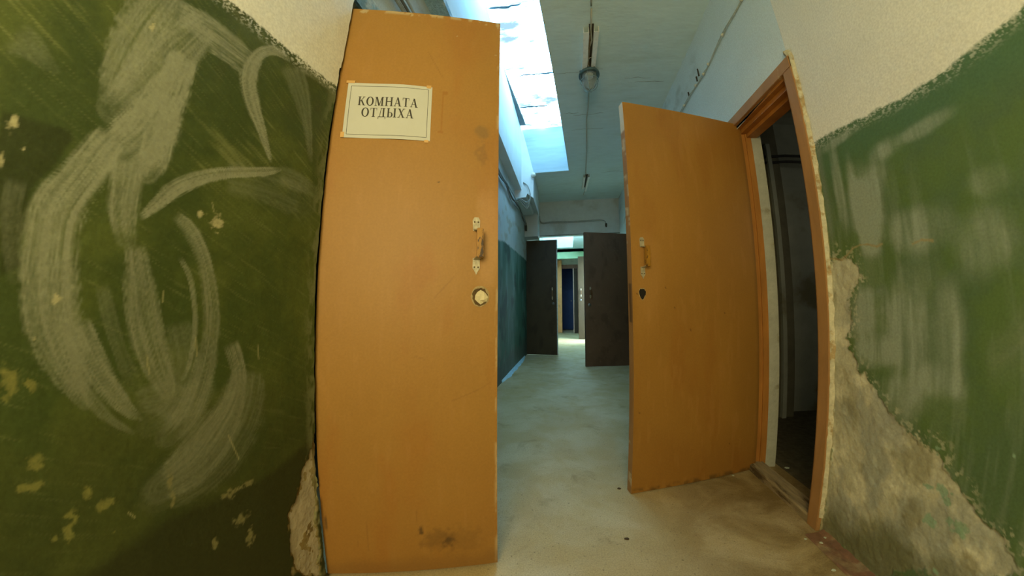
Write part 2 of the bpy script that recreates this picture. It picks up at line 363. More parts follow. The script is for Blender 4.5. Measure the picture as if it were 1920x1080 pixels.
def left_disp(Y, Z):
    pl = poly_sd(Y, Z, L_PEEL)+(fbm(Y*40, Z*22, 61)-0.5)*0.05
    return 0.0035*(fbm(Y*7, Z*7, 91)-0.5)+0.0012*(fbm(Y*45, Z*45, 92)-0.5)-0.007*sst(pl, -0.002, 0.008)*(0.6+0.8*fbm(Y*30, Z*30, 93))
def left_edge(Y, Z):
    # the arris by the first door is broken away near the floor, a plaster lip above 1.70 m
    t = sst(Y, 0.60, 0.735)
    return Y+t*((fbm(Z*14, Z*0+2, 95)-0.5)*0.012+(fbm(Z*70, Z*0, 96)-0.5)*0.006*sst(0.65-Z, 0, 0.1)+0.006*sst(Z, 1.715, 1.722)-0.006)
S = Sheets()
S.grid(steps((-1.1, 0.0, 0.03), (0.0, 0.74, 0.003)), steps((0, 2.1, 0.003), (2.1, 3.3, 0.04)),
       lambda Y, Z, D: np.stack([XL+D, left_edge(Y, Z), Z], -1), left_cols, left_disp)
P_LEFT = attr_mat('left_wall_paint', rough=0.55, bump=0.09, bscale=150, spec=0.3, fine=0.10)
wl = S.build('wall_left', P_LEFT)
tag(wl, 'olive green left wall with large pale brush scrawls beside the signed door', 'wall', kind='structure')
M_PLASTER = mat('old_plaster', (0.42, 0.37, 0.26), 0.9, 0.2, 25, bump=0.5, bscale=50)
MB().box(-0.93, -0.752, 0.60, 0.724, 0, 3.3).build('wall_end', M_PLASTER, wl)

# ------------------------------------------------------------------ left wall past the first doorway
def far_left_cols(Y, Z):
    C = np.ones(Y.shape+(3,))*np.array((0.055, 0.150, 0.122))
    C = mixc(C, (0.14, 0.27, 0.24), sst(fbm(Y*6, Z*1.6, 101), 0.48, 0.7)*0.9)
    C = mixc(C, (0.018, 0.050, 0.045), sst(fbm(Y*4, Z*3, 103), 0.5, 0.7)*0.8)
    C = mixc(C, (0.16, 0.20, 0.18), sst(fbm(Y*14, Z*6, 105), 0.58, 0.72)*0.55*sst(0.9-Z, 0, 0.5))
    C = mixc(C, (0.10, 0.12, 0.11), sst(0.35-Z+(fbm(Y*9, Z*9, 107)-0.5)*0.4, 0, 0.12)*0.75)
    zp = np.interp(Y, [1, 3.286, 3.68, 5.45], [1.66, 1.70, 1.775, 1.86])+(fbm(Y*20, Z*20, 109)-0.5)*0.02
    up = sst(Z-zp, -0.008, 0.008)
    Wc = np.ones(Y.shape+(3,))*np.array((0.54, 0.60, 0.61))*(0.9+0.25*(fbm(Y*3, Z*3, 111)))[..., None]
    Wc = mixc(Wc, (0.42, 0.37, 0.28), sst(fbm(Y*5, Z*8, 113), 0.56, 0.70)*0.6)
    return C*(1-up[..., None])+Wc*up[..., None]
S = Sheets()
pf = lambda Y, Z, D: np.stack([XF+D, Y, Z], -1)
S.grid(steps((1.50, 5.90, 0.02)), steps((0, 2.15, 0.02), (2.15, 2.80, 0.03)), pf, far_left_cols, lambda Y, Z: 0.006*(fbm(Y*5, Z*5, 117)-0.5))
S.grid(steps((0.725, 1.50, 0.03)), steps((2.13, 2.80, 0.02)), pf, far_left_cols)
P_PAINT = attr_mat('corridor_wall_paint', rough=0.65, bump=0.3, bscale=80, spec=0.3, fine=0.10)
wf = S.build('wall_left_inner', P_PAINT)
tag(wf, 'dark teal painted left wall with pale top behind the signed door', 'wall', kind='structure')
M_BLUEROUGH = mat('rough_blue_limewash', (0.30, 0.46, 0.56), 0.95, 0.25, 60, bump=0.9, bscale=120, color2=(0.60, 0.68, 0.70), c2scale=5, c2lo=.5, c2hi=.6)
M_WHITE = mat('limewash_white', (0.60, 0.66, 0.66), 0.85, 0.06, 9, bump=0.15, bscale=40, color2=(0.48, 0.50, 0.46), c2scale=2.2, c2lo=.52, c2hi=.75)
M_LIME = mat('limewash_clean', (0.66, 0.72, 0.74), 0.8, 0.05, 5, bump=0.12, bscale=30)
# beam along the wall top that forms the left side of the roof light well
bm_ = MB(); bm_.prism([(-0.80, 2.765), (-0.690, 2.765), (-0.690, 3.86), (-0.80, 3.86)], 0.3, 5.05)
tb = bm_.build('trim_3', M_LIME); tag(tb, 'pale blue lit beam along the top of the left wall under the roof light', 'beam', kind='structure')
MB().prism([(-0.80, 2.755), (-0.686, 2.755), (-0.686, 2.80), (-0.80, 2.80)], 0.3, 2.35).build('rough_edge', M_BLUEROUGH, tb)
MB().box(-0.81, -0.796, 0.725, 1.5, 2.13, 2.245).build('lintel_strip', M_BLUEROUGH, wf)
# pier that closes the far end of the light well and carries the roof
hp = MB(); hp.prism([(-0.690, 3.86), (-0.655, 3.70), (-0.50, 3.05), (-0.505, 2.62), (-0.60, 2.70), (-0.62, 2.64), (-0.798, 2.64), (-0.798, 3.86)], 4.43, 5.3)
hp.build('pier_bracket', M_LIME, tb)
MB().box(-0.80, -0.545, 5.52, 5.9, 2.29, 3.3).build('corner_pier', M_LIME, tb)

# ------------------------------------------------------------------ right wall: green oil paint, damp damaged plaster by the doorway
def right_cols(Y, Z):
    w1 = fbm(Y*8, Z*8, 203); w2 = fbm(Y*40, Z*40, 208)
    vs_ = fbm(Y*45, Z*4, 211, 4); vs2 = fbm(Y*160, Z*10, 213, 3)
    C = np.ones(Y.shape+(3,))*np.array((0.092, 0.154, 0.070))
    C = mixc(C, (0.108, 0.178, 0.054), sst(w1, 0.4, 0.7)*0.8)
    C = mixc(C, (0.080, 0.165, 0.082), sst(Z, 1.30, 1.45)*0.8)
    wash = np.zeros(Y.shape)
    for (cy, cz, a, b, o) in R_WASH:
        q = np.hypot((Y-cy)/(a*1.25), (Z-cz)/(b*1.25))+(w1-0.5)*1.0
        wash = 1-(1-wash)*(1-(1-sst(q, 0.35, 1.25))*min(1.0, o*1.5))
    wash = np.clip(wash*(0.58+1.7*(vs_-0.28))+0.45*(vs2-0.45)*wash+sst(vs_, 0.48, 0.75)*0.18*sst(1.42-Z, 0, .3)+sst(fbm(Y*5, Z*2.4, 215), .45, .7)*.16*sst(1.42-Z, 0, .3), 0, 0.85)
    C = mixc(C, (0.34, 0.40, 0.32), wash)
    # arc of a wiped stroke
    for (cy, cz, ry, rz, a0, a1, w, o) in [(0.70, 1.10, 0.20, 0.36, 2.7, 4.6, 0.05, .3), (0.62, 0.95, 0.2, 0.42, 2.6, 4.4, 0.04, .25), (0.98, 0.86, .16, .34, 3.6, 5.2, 0.05, .35)]:
        an = np.arctan2((Z-cz)/rz, (Y-cy)/ry) % (2*math.pi); rad = np.hypot((Y-cy)/ry, (Z-cz)/rz)
        m = (1-sst(abs(rad-1)*min(ry, rz), 0.0, w))*sst(an, a0, a0+.3)*(1-sst(an, a1-.3, a1))*o*(0.4+fbm(rad*60, an*3, 222, 3))
        C = mixc(C, (0.27, 0.31, 0.23), np.clip(m, 0, 1))
    # damaged plaster
    sd = poly_sd(Y, Z, R_DAMAGE)+(fbm(Y*9, Z*9, 231)-0.5)*0.07+(fbm(Y*36, Z*36, 232)-0.5)*0.055
    dm = np.clip(sst(sd, -0.004, 0.008)+sst(sd, -0.06, 0.0)*sst(fbm(Y*90, Z*90, 233, 3), 0.54, 0.64)*0.7, 0, 1)
    Pc = np.ones(Y.shape+(3,))*np.array((0.52, 0.51, 0.37))
    Pc = mixc(Pc, (0.68, 0.66, 0.49), sst(fbm(Y*14, Z*14, 235), 0.5, 0.66))
    Pc = mixc(Pc, (0.34, 0.36, 0.30), sst(fbm(Y*6, Z*4+3, 237), 0.48, 0.62)*0.75)
    Pc = mixc(Pc, (0.20, 0.18, 0.085), sst(fbm(Y*11, Z*7, 239), 0.58, 0.74)*0.5)
    Pc = mixc(Pc, (0.13, 0.135, 0.05), sst(0.26-Z+(fbm(Y*7, Z*7, 241)-0.5)*0.4, 0.0, 0.22)*0.8)
    C = C*(1-dm[..., None])+Pc*dm[..., None]
    for (cy, cz, a, b) in R_MINT:
        q = np.hypot((Y-cy)/a, (Z-cz)/b)+(fbm(Y*70, Z*70, 245, 4)-0.5)*1.8
        C = mixc(C, (0.26, 0.40, 0.27), (1-sst(q, 0.7, 0.95))*0.85)
    # cracks in the paint
    for pts in [[(1.19, 1.082), (1.15, 1.074), (1.12, 1.066), (1.09, 1.078), (1.062, 1.098), (1.03, 1.104), (1.0, 1.100), (0.965, 1.086), (0.945, 1.09)], [(0.84, 1.070), (0.81, 1.076), (0.78, 1.068)]]:
        for (y0, z0), (y1, z1) in zip(pts[:-1], pts[1:]):
            ex, ey = y1-y0, z1-z0; t = np.clip(((Y-y0)*ex+(Z-z0)*ey)/(ex*ex+ey*ey), 0, 1)
            d = np.hypot(Y-y0-t*ex, Z-z0-t*ey)+(w2-0.5)*0.006
            C = mixc(C, (0.36, 0.30, 0.15), (1-sst(d, 0.002, 0.0055))*0.8)
    # pale stopping around the door trim
    C = mixc(C, (0.50, 0.44, 0.27), sst(Y, 1.166, 1.178)*sst(fbm(Y*60, Z*20, 247), 0.30, 0.45))
    C = mixc(C, (0.20, 0.24, 0.20), sst(Y, 1.13, 1.16)*(1-sst(Y, 1.162, 1.172))*sst(Z, 1.1, 1.2)*0.5)
    zp = np.interp(Y, [-2, .42, .505, .6, .68, .765, .926, 1.073, 1.146, 1.3], [1.515, 1.511, 1.503, 1.496, 1.495, 1.50, 1.523, 1.552, 1.556, 1.556])
    e = Z-zp+(fbm(Y*24, Z*24, 251)-0.5)*0.018
    up = np.clip(sst(e, -0.006, 0.006)+sst(e, -0.05, -0.002)*sst(fbm(Y*170, Z*240, 253, 3), 0.48, 0.66)*0.5, 0, 1)
    Wc = np.ones(Y.shape+(3,))*WHITE*(0.95+0.12*(fbm(Y*4, Z*4, 255)-0.5))[..., None]
    C = C*(1-up[..., None])+Wc*up[..., None]
    # bare stopping strip runs up beside the trim
    return mixc(C, (0.62, 0.55, 0.36), sst(Y, 1.160+0.012*vn(Z*30, Z*0, 9), 1.176)*sst(Z, 1.4, 1.5)*(1-sst(Z, 2.0, 2.03))*0.85)
def right_disp(Y, Z):
    sd = poly_sd(Y, Z, R_DAMAGE)+(fbm(Y*9, Z*9, 231)-0.5)*0.07+(fbm(Y*36, Z*36, 232)-0.5)*0.055
    return -0.004*(fbm(Y*7, Z*7, 291)-0.5)+sst(sd, -0.004, 0.01)*(0.003+0.007*(fbm(Y*22, Z*22, 293)-0.5)+0.003*(fbm(Y*70, Z*70, 294)-0.5))
pr = lambda Y, Z, D: np.stack([XR+D, Y, Z], -1)
P_RIGHT = attr_mat('right_wall_paint', rough=0.55, bump=0.14, bscale=130, spec=0.3, fine=0.10)
S = Sheets()
S.grid(steps((-1.1, 0.35, 0.04), (0.35, 1.205, 0.0035)), steps((0, 1.75, 0.0035), (1.75, 3.3, 0.02)), pr, right_cols, right_disp)
def right_far_cols(Y, Z):
    C = far_left_cols(Y, Z)
    up = sst(Z-1.7, -0.01, 0.01)
    Wc = np.ones(Y.shape+(3,))*np.array((0.67, 0.79, 0.83))*(0.93+0.14*(fbm(Y*3, Z*3, 261)))[..., None]
    Wc = mixc(Wc, (0.36, 0.42, 0.40), sst(fbm(Y*6, Z*10, 263), 0.52, 0.75)*0.5*sst(Z, 2.55, 2.75)*sst(Y, 2.0, 2.2))
    return C*(1-up[..., None])+Wc*up[..., None]
S.grid(steps((1.205, 1.80, 0.03)), steps((1.94, 3.3, 0.03)), pr, right_far_cols)
S.grid(steps((1.80, 5.90, 0.03)), steps((0, 3.3, 0.03)), pr, right_far_cols)
wr = S.build('wall_right', P_RIGHT)
tag(wr, 'green right wall with crumbling damp plaster beside the open dark doorway', 'wall', kind='structure')
# crumbling plaster fillet along the outside of the door trim
r_ = random.Random(12); zs_ = np.linspace(0.06, 2.03, 70); b_ = MB(); vs_l = []
for i_, z_ in enumerate(zs_):
    w_ = 0.010+0.010*r_.random()*(0.4+0.6*min(1, z_/1.2)); k_ = 1.0 if z_ < 1.99 else max(0.05, (2.03-z_)/0.04)
    y1_ = 1.187+(0.02*(1-k_) if z_ > 1.99 else 0)
    vs_l += [(1.022, y1_-w_*1.1, z_), (1.007+0.004*r_.random(), y1_-w_*0.6, z_), (1.004, y1_, z_), (1.03, y1_+0.03, z_)]
b_.add(vs_l, [(4*i_+j, 4*i_+(j+1) % 4, 4*i_+4+(j+1) % 4, 4*i_+4+j) for i_ in range(len(zs_)-1) for j in range(4)]+[(0, 3, 2, 1), tuple(len(vs_l)-4+q for q in range(4))])
b_.build('plaster_fillet', mat('pale_stopping', (0.56, 0.52, 0.38), 0.9, 0.25, 40, bump=0.4, color2=(0.38, 0.28, 0.14), c2scale=14, c2lo=.52, c2hi=.62), wr)
M_REVEAL = mat('grey_reveal', (0.42, 0.43, 0.37), 0.85, 0.12, 14, bump=0.3, color2=(0.20, 0.18, 0.09), c2scale=4, c2lo=.55, c2hi=.7)
MB().box(1.114, 1.175, 1.745, 1.90, 0, 1.97).build('reveal', M_REVEAL, wr)
MB().box(1.03, 1.20, 1.205, 1.90, 1.985, 2.2).build('lintel', M_REVEAL, wr)
MB().box(1.03, 1.20, 1.10, 1.20, 0, 1.985).build('near_reveal', M_REVEAL, wr)

# ------------------------------------------------------------------ floor
def concrete(name, c1, c2, c3):
    M = bpy.data.materials.new(name); M.use_nodes = True; nt = M.node_tree; N = nt.nodes; L = nt.links; bs = N['Principled BSDF']
    tc = N.new('ShaderNodeTexCoord')
    def noise(sc, det, rough, dist=0.0):
        n = N.new('ShaderNodeTexNoise'); n.inputs['Scale'].default_value = sc; n.inputs['Detail'].default_value = det; n.inputs['Roughness'].default_value = rough; n.inputs['Distortion'].default_value = dist
        L.new(tc.outputs['Object'], n.inputs['Vector']); return n.outputs['Fac']
    def rng(src, a, b, lo=0.0, hi=1.0):
        r = N.new('ShaderNodeMapRange'); r.interpolation_type = 'SMOOTHSTEP'; r.inputs['From Min'].default_value = a; r.inputs['From Max'].default_value = b
        r.inputs['To Min'].default_value = lo; r.inputs['To Max'].default_value = hi; L.new(src, r.inputs['Value']); return r.outputs[0]
    def mix(a, b, f, mode='MIX'):
        x = N.new('ShaderNodeMix'); x.data_type = 'RGBA'; x.blend_type = mode
        if isinstance(a, tuple): x.inputs['A'].default_value = (*a, 1)
        else: L.new(a, x.inputs['A'])
        if isinstance(b, tuple): x.inputs['B'].default_value = (*b, 1)
        else: L.new(b, x.inputs['B'])
        if isinstance(f, float): x.inputs['Factor'].default_value = f
        else: L.new(f, x.inputs['Factor'])
        return x.outputs['Result']
    c = mix(c1, c2, rng(noise(2.2, 8, 0.6, 0.4), 0.42, 0.66))
    c = mix(c, c3, rng(noise(5.0, 10, 0.68, 0.6), 0.54, 0.74, 0, 0.6))
    # trodden-in dirt in front of the doorway
    sx = N.new('ShaderNodeSeparateXYZ'); L.new(tc.outputs['Object'], sx.inputs[0])
    def mul(a, b):
        q = N.new('ShaderNodeMath'); q.operation = 'MULTIPLY'; L.new(a, q.inputs[0]); L.new(b, q.inputs[1]); return q.outputs[0]
    dirt = mul(mul(rng(sx.outputs['X'], 0.15, 0.85), rng(sx.outputs['Y'], 2.6, 1.5)), rng(noise(3.2, 9, 0.65, 0.8), 0.30, 0.62, 0.15, 0.9))
    c = mix(c, (0.18, 0.118, 0.038), dirt)
    c = mix(c, (0.10, 0.075, 0.04), rng(noise(95, 3, 0.6), 0.62, 0.70, 0, 0.6))
    g = rng(noise(180, 3, 0.6), 0.3, 0.7, 0.86, 1.12)
    cb = N.new('ShaderNodeCombineColor'); [L.new(g, cb.inputs[i]) for i in range(3)]
    c = mix(c, cb.outputs[0], 1.0, 'MULTIPLY')
    L.new(c, bs.inputs['Base Color'])
    L.new(rng(noise(6, 6, 0.6), 0.35, 0.7, 0.42, 0.72), bs.inputs['Roughness']); bs.inputs['Specular IOR Level'].default_value = 0.4
    b = N.new('ShaderNodeBump'); b.inputs['Strength'].default_value = 0.25; b.inputs['Distance'].default_value = 0.006; L.new(noise(45, 8, 0.7), b.inputs['Height']); L.new(b.outputs[0], bs.inputs['Normal'])
    return M
M_FLOOR = concrete('worn_concrete', (0.47, 0.365, 0.185), (0.56, 0.47, 0.29), (0.22, 0.155, 0.06))
fl = MB().box(-1.2, 1.20, -1.15, 13.4, -0.12, 0.0).build('floor', M_FLOOR)
tag(fl, 'worn sandy concrete corridor floor', 'floor', kind='structure')
M_RED = mat('red_brown_floor_paint', (0.20, 0.105, 0.06), 0.7, 0.3, 25, bump=0.3, color2=(0.30, 0.22, 0.12), c2scale=9, c2lo=.45, c2hi=.6)
bb = MB(); bb.prism([(0.945, 0.001), (0.952, 0.006), (1.0, 0.008), (1.03, 0.024), (1.03, 0.0)], -0.95, 1.165)
bb = bb.build('baseboard_right', M_RED); tag(bb, 'worn red-brown painted skirting strip along the foot of the right wall', 'baseboard', kind='structure')

r_ = random.Random(4); ys_ = np.linspace(3.55, 5.5, 40); b_ = MB(); vs_l = []  # narrow pale blue strip low along the teal wall, tapered at both ends
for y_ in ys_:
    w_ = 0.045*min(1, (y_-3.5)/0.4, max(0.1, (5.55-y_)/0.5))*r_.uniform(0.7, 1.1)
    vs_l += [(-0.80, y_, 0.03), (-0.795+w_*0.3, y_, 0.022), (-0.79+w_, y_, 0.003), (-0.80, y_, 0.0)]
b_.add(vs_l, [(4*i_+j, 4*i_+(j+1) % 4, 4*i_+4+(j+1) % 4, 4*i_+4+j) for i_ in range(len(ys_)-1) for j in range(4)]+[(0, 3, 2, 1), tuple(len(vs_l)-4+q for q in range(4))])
bl = b_.build('foot_strip_left', mat('pale_blue_strip', (0.42, 0.66, 0.80), .5, .3, 40)); tag(bl, 'pale blue strip at the foot of the teal wall', 'baseboard', kind='structure')
# ------------------------------------------------------------------ ceiling with the roof light well
def xr_edge(y): return -0.121+0.0605*(y-1.614)
M_CEIL = mat('ceiling_limewash', (0.71, 0.88, 0.92), 0.85, 0.05, 6, bump=0.25, bscale=14, stretch=(1, 3.0, 1), color2=(0.62, 0.76, 0.76), c2scale=1.3, c2lo=.5, c2hi=.75)
Y0, Y1 = 1.15, 4.46
cb = MB()
def slab(pts, t=0.12):
    lo = [(x, y, zc(y)) for x, y in pts]; hi = [(x, y, zc(y)+t) for x, y in pts]; n = len(pts)
    cb.add(lo+hi, [tuple(range(n))[::-1], tuple(range(n, 2*n))]+[(i, (i+1) % n, n+(i+1) % n, n+i) for i in range(n)])
slab([(xr_edge(Y0), Y0), (1.14, Y0), (1.14, Y1), (xr_edge(Y1), Y1)])
slab([(-1.1, -1.15), (1.14, -1.15), (1.14, Y0), (-1.1, Y0)])
slab([(-0.80, Y1), (1.14, Y1), (1.14, 6.05), (-0.80, 6.05)])
ce = cb.build('ceiling', M_CEIL)
tag(ce, 'pale cracked limewashed ceiling with a long bright roof light opening', 'ceiling', kind='structure')
wp = MB()   # the three other sides of the well
for (a, b) in [((xr_edge(Y0)-.004, Y0), (xr_edge(Y1)-.004, Y1)), ((-0.69, Y1-.004), (xr_edge(Y1), Y1-.004)), ((-0.69, Y0+.004), (xr_edge(Y0), Y0+.004))]:
    wp.quad((a[0], a[1], zc(a[1])+0.004), (b[0], b[1], zc(b[1])+0.004), (b[0], b[1], 3.9), (a[0], a[1], 3.9))
wp.build('well_side', mat('well_blue_limewash', (0.36, 0.48, 0.55), .85, .12, 6, stretch=(.4, 1, 3)), ce)
M_CRACK = mat('crack_shadow', (0.30, 0.35, 0.34), 0.9, 0.3, 40)
M_FLAKE = mat('lifted_limewash', (0.62, 0.70, 0.72), 0.8, 0.1, 20)
def crack(x0, x1, y, w, seed, parent, zf=zc, nm='crack', mt=None):
    r = random.Random(seed); n = max(6, int((x1-x0)/0.03)); up = []; lo = []; j = 0
    for i in range(n+1):
        x = x0+(x1-x0)*i/n; j = j*0.75+r.uniform(-0.009, 0.009); e = w*math.sin(math.pi*min(1, max(0, i/n)))**0.6*r.uniform(0.35, 1)
        up.append((x, y+j+e)); lo.append((x, y+j-e*0.3))
    vs = [(x, yy, zf(yy)-0.0015) for x, yy in up]+[(x, yy, zf(yy)-0.0015) for x, yy in lo]
    vs += [(x, yy, zf(yy)+0.002) for x, yy in up]+[(x, yy, zf(yy)+0.002) for x, yy in lo]; n += 1
    fs = []
    for i in range(n-1):
        fs += [(i, i+1, n+i+1, n+i), (2*n+i, 3*n+i, 3*n+i+1, 2*n+i+1), (i, 2*n+i, 2*n+i+1, i+1), (n+i, n+i+1, 3*n+i+1, 3*n+i)]
    return MB().add(vs, fs).build(nm, mt or M_CRACK, parent)
for k, (x0, x1, y, w) in enumerate([(-0.07, 0.35, 2.36, 0.002), (0.66, 0.93, 2.55, 0.006), (0.56, 0.80, 2.50, 0.003), (0.0, 0.16, 2.98, 0.005), (0.1, 0.42, 3.02, 0.004), (0.08, 0.45, 3.32, 0.003), (0.55, 0.95, 4.6, 0.004)]):
    crack(x0, x1, y, w, k+1, ce)

# roof light: wired glass sheets, daylight behind them
def glow_mat(name, strength):
    M = bpy.data.materials.new(name); M.use_nodes = True; nt = M.node_tree; N = nt.nodes; L = nt.links
    for n in list(N): N.remove(n)
    out = N.new('ShaderNodeOutputMaterial'); em = N.new('ShaderNodeEmission'); tc = N.new('ShaderNodeTexCoord'); mp = N.new('ShaderNodeMapping')
    mp.inputs['Scale'].default_value = (0.9, 2.2, 1); L.new(tc.outputs['Object'], mp.inputs[0])
    n1 = N.new('ShaderNodeTexNoise'); n1.inputs['Scale'].default_value = 2.2; n1.inputs['Detail'].default_value = 8; n1.inputs['Roughness'].default_value = 0.6; L.new(mp.outputs[0], n1.inputs['Vector'])
    r = N.new('ShaderNodeValToRGB'); r.color_ramp.elements[0].position = 0.38; r.color_ramp.elements[0].color = (0.014, 0.0235, 0.029, 1)
    r.color_ramp.elements[1].position = 0.72; r.color_ramp.elements[1].color = (0.38, 0.75, 1.0, 1)
    e_ = r.color_ramp.elements.new(0.52); e_.color = (0.075, 0.15, 0.20, 1)
    L.new(n1.outputs['Fac'], r.inputs[0]); L.new(r.outputs[0], em.inputs[0]); em.inputs[1].default_value = strength; L.new(em.outputs[0], out.inputs[0]); return M
M_SKYL = glow_mat('dirty_glass_daylight', SKYLIGHT)
M_BAR = mat('blue_grey_glazing_bar', (0.10, 0.17, 0.21), 0.7, 0.2, 20)
w1 = empty('window_1', (-0.35, 2.4, 3.8)); tag(w1, 'long roof light of dirty daylight glass above the corridor', 'window', kind='structure')
def rel(o, e):
    o.parent = e; o.matrix_parent_inverse = Matrix.Translation(-e.location); return o
pe = [1.15, 1.7, 2.3, 3.27, 3.9, 4.46]
for i in range(len(pe)-1):
    b0 = MB(); xa, xb = -0.70, 0.14
    b0.box(xa, xb, pe[i]+0.004, pe[i+1]-0.004, 3.80+0.012*(i % 2), 3.812+0.012*(i % 2)); rel(b0.build('pane', M_SKYL), w1)
for i, y in enumerate(pe[1:-1]):
    rel(crack(-0.70+0.02*i, [.1, -.35, .08, -.2][i], y, 0.022+0.006*(i % 2), 40+i, None, zf=lambda q: 3.795, nm='glazing_bar', mt=M_BAR), w1)
tri = MB(); tri.prism([(-0.69, 3.15), (-0.60, 4.30), (-0.69, 4.30)], 3.775, 3.787, 'z'); rel(tri.build('patch_board', mat('grey_board', (0.16, 0.20, 0.20), 0.9, 0.15, 10)), w1)

# ------------------------------------------------------------------ doors
ORANGE = (0.335, 0.174, 0.038)
P_DOOR = attr_mat('orange_door_paint', rough=0.50, bump=0.04, bscale=160, spec=0.3, fine=0.05)
M_METAL = mat('worn_plate', (0.42, 0.38, 0.27), 0.55, 0.25, 60, metal=0.35, bump=0.3)
M_SCREW = mat('rusty_screw', (0.10, 0.07, 0.04), 0.6, 0.3, 80, metal=0.5)
M_GRIP = mat('crackled_amber_varnish', (0.34, 0.165, 0.018), 0.35, 0.25, 50, color2=(0.05, 0.025, 0.008), c2scale=75, c2lo=.53, c2hi=.58, stretch=(1, 1, .45))
M_HOLE = mat('dark_hole', (0.012, 0.010, 0.008), 0.9, 0.1, 20)
M_BURROW = mat('brown_burrow', (0.10, 0.062, 0.022), 0.9, 0.4, 60)
M_RAW = mat('raw_fibreboard', (0.36, 0.27, 0.13), 0.9, 0.25, 60, bump=0.5)
M_PAPERWAD = mat('crumpled_paper', (0.62, 0.54, 0.34), 0.8, 0.1, 20)

def frame_of(hinge, free):
    h = Vector((hinge[0], hinge[1], 0)); d = Vector((free[0]-hinge[0], free[1]-hinge[1], 0)); Lw = d.length; d.normalize()
    n = d.cross(Vector((0, 0, 1)))           # towards the camera side
    if n.y > 0: n = -n
    def xf(v): return h+d*v[0]+n*v[1]+Vector((0, 0, v[2]))
    return h, d, n, Lw, xf

def door_root(name, label, xf, hinge):
    e = empty(name, (hinge[0], hinge[1], 0.0)); tag(e, label, 'door', kind='structure'); return e

def leaf(root, xf, Lw, z0, z1, th, cols, edge_cols, du=0.006, warp=None):
    us = np.linspace(0, Lw, max(3, int(Lw/du))); vs = np.linspace(z0, z1, max(3, int((z1-z0)/du)))
    o, a, b, c = xf((0, 0, 0)), xf((1, 0, 0))-xf((0, 0, 0)), xf((0, 1, 0))-xf((0, 0, 0)), Vector((0, 0, 1))
    o, a, b, c = [np.array(q) for q in (o, a, b, c)]
    def pos(U, V, D): return o+U[..., None]*a+D[..., None]*b+V[..., None]*c
    S = Sheets()
    S.grid(us, vs, pos, cols, (lambda U, V: warp(U, V)) if warp else None)
    S.grid(us[::4], vs[::4], lambda U, V, D: pos(U, V, D-th), cols)
    for u in (0, Lw):
        S.grid(np.array([0, -th/2, -th]), vs, lambda U, V, D, u=u: pos(np.full_like(U, u), V, U), edge_cols)
    for z in (z0, z1):
        S.grid(us, np.array([0, -th]), lambda U, V, D, z=z: pos(U, np.full_like(U, z), V), edge_cols)
    return rel(S.build('leaf', P_DOOR, smooth=False), root)

def pull_handle(root, xf, u, z0, z1, flip=1, grip_mat=None, th=0.0, off=0.010):
    """strap handle: two screwed plates and a raised square grip"""
    g0, g1 = z0+0.29*(z1-z0), z1-0.24*(z1-z0); w = 0.0125
    b = MB()
    top = [(u-w, z1-0.010), (u-w*0.55, z1), (u+w*0.55, z1), (u+w, z1-0.010), (u+w*.9, g1), (u-w*.9, g1)]
    bot = [(u-w*.9, g0), (u-w, z0+0.022), (u-w*0.45, z0+0.012), (u, z0), (u+w*0.45, z0+0.012), (u+w, z0+0.022), (u+w*.9, g0)]
    for poly in (top, bot):
        n = len(poly); b.add([(p[0], 0.0005, p[1]) for p in poly]+[(p[0], 0.0025, p[1]) for p in poly],
                             [tuple(range(n)), tuple(range(n, 2*n))[::-1]]+[(i, (i+1) % n, n+(i+1) % n, n+i) for i in range(n)])
    o = off*flip
    for zz, s in ((g1, 1), (g0, -1)):
        b.add([(u-w*.8, 0.001, zz+s*0.003), (u+w*.8, 0.001, zz+s*0.003), (u+o+w*.8, 0.030, zz-s*0.004), (u+o-w*.8, 0.030, zz-s*0.004),
               (u-w*.8, 0.001, zz+s*0.006), (u+w*.8, 0.001, zz+s*0.006), (u+o+w*.8, 0.032, zz-s*0.001), (u+o-w*.8, 0.032, zz-s*0.001)],
              [(0, 1, 2, 3), (4, 7, 6, 5), (0, 4, 5, 1), (1, 5, 6, 2), (2, 6, 7, 3), (3, 7, 4, 0)])
    h = rel(b.build('handle', M_METAL, xf=xf), root)
    inv = h.matrix_parent_inverse.copy()
    def sub(ob): ob.parent = h; ob.matrix_parent_inverse = Matrix.Identity(4); return ob
    sub(MB().box(u+o-0.0105, u+o+0.0105, 0.020, 0.040, g0-0.002, g1+0.002).build('grip', grip_mat or M_GRIP, xf=xf, bevel=0.002))
    for zz in (z1-0.016, z0+0.026):
        for sx in (-1, 1):
            sub(MB().lathe([(0.0, 0.0044), (0.0022, 0.0042), (0.0030, 0.0022)], (0, 0, 0), n=10).build('screw', M_SCREW, xf=lambda v, zz=zz, sx=sx: xf((u+sx*0.0062+v[0], v[2], zz+v[1]))))
    return h

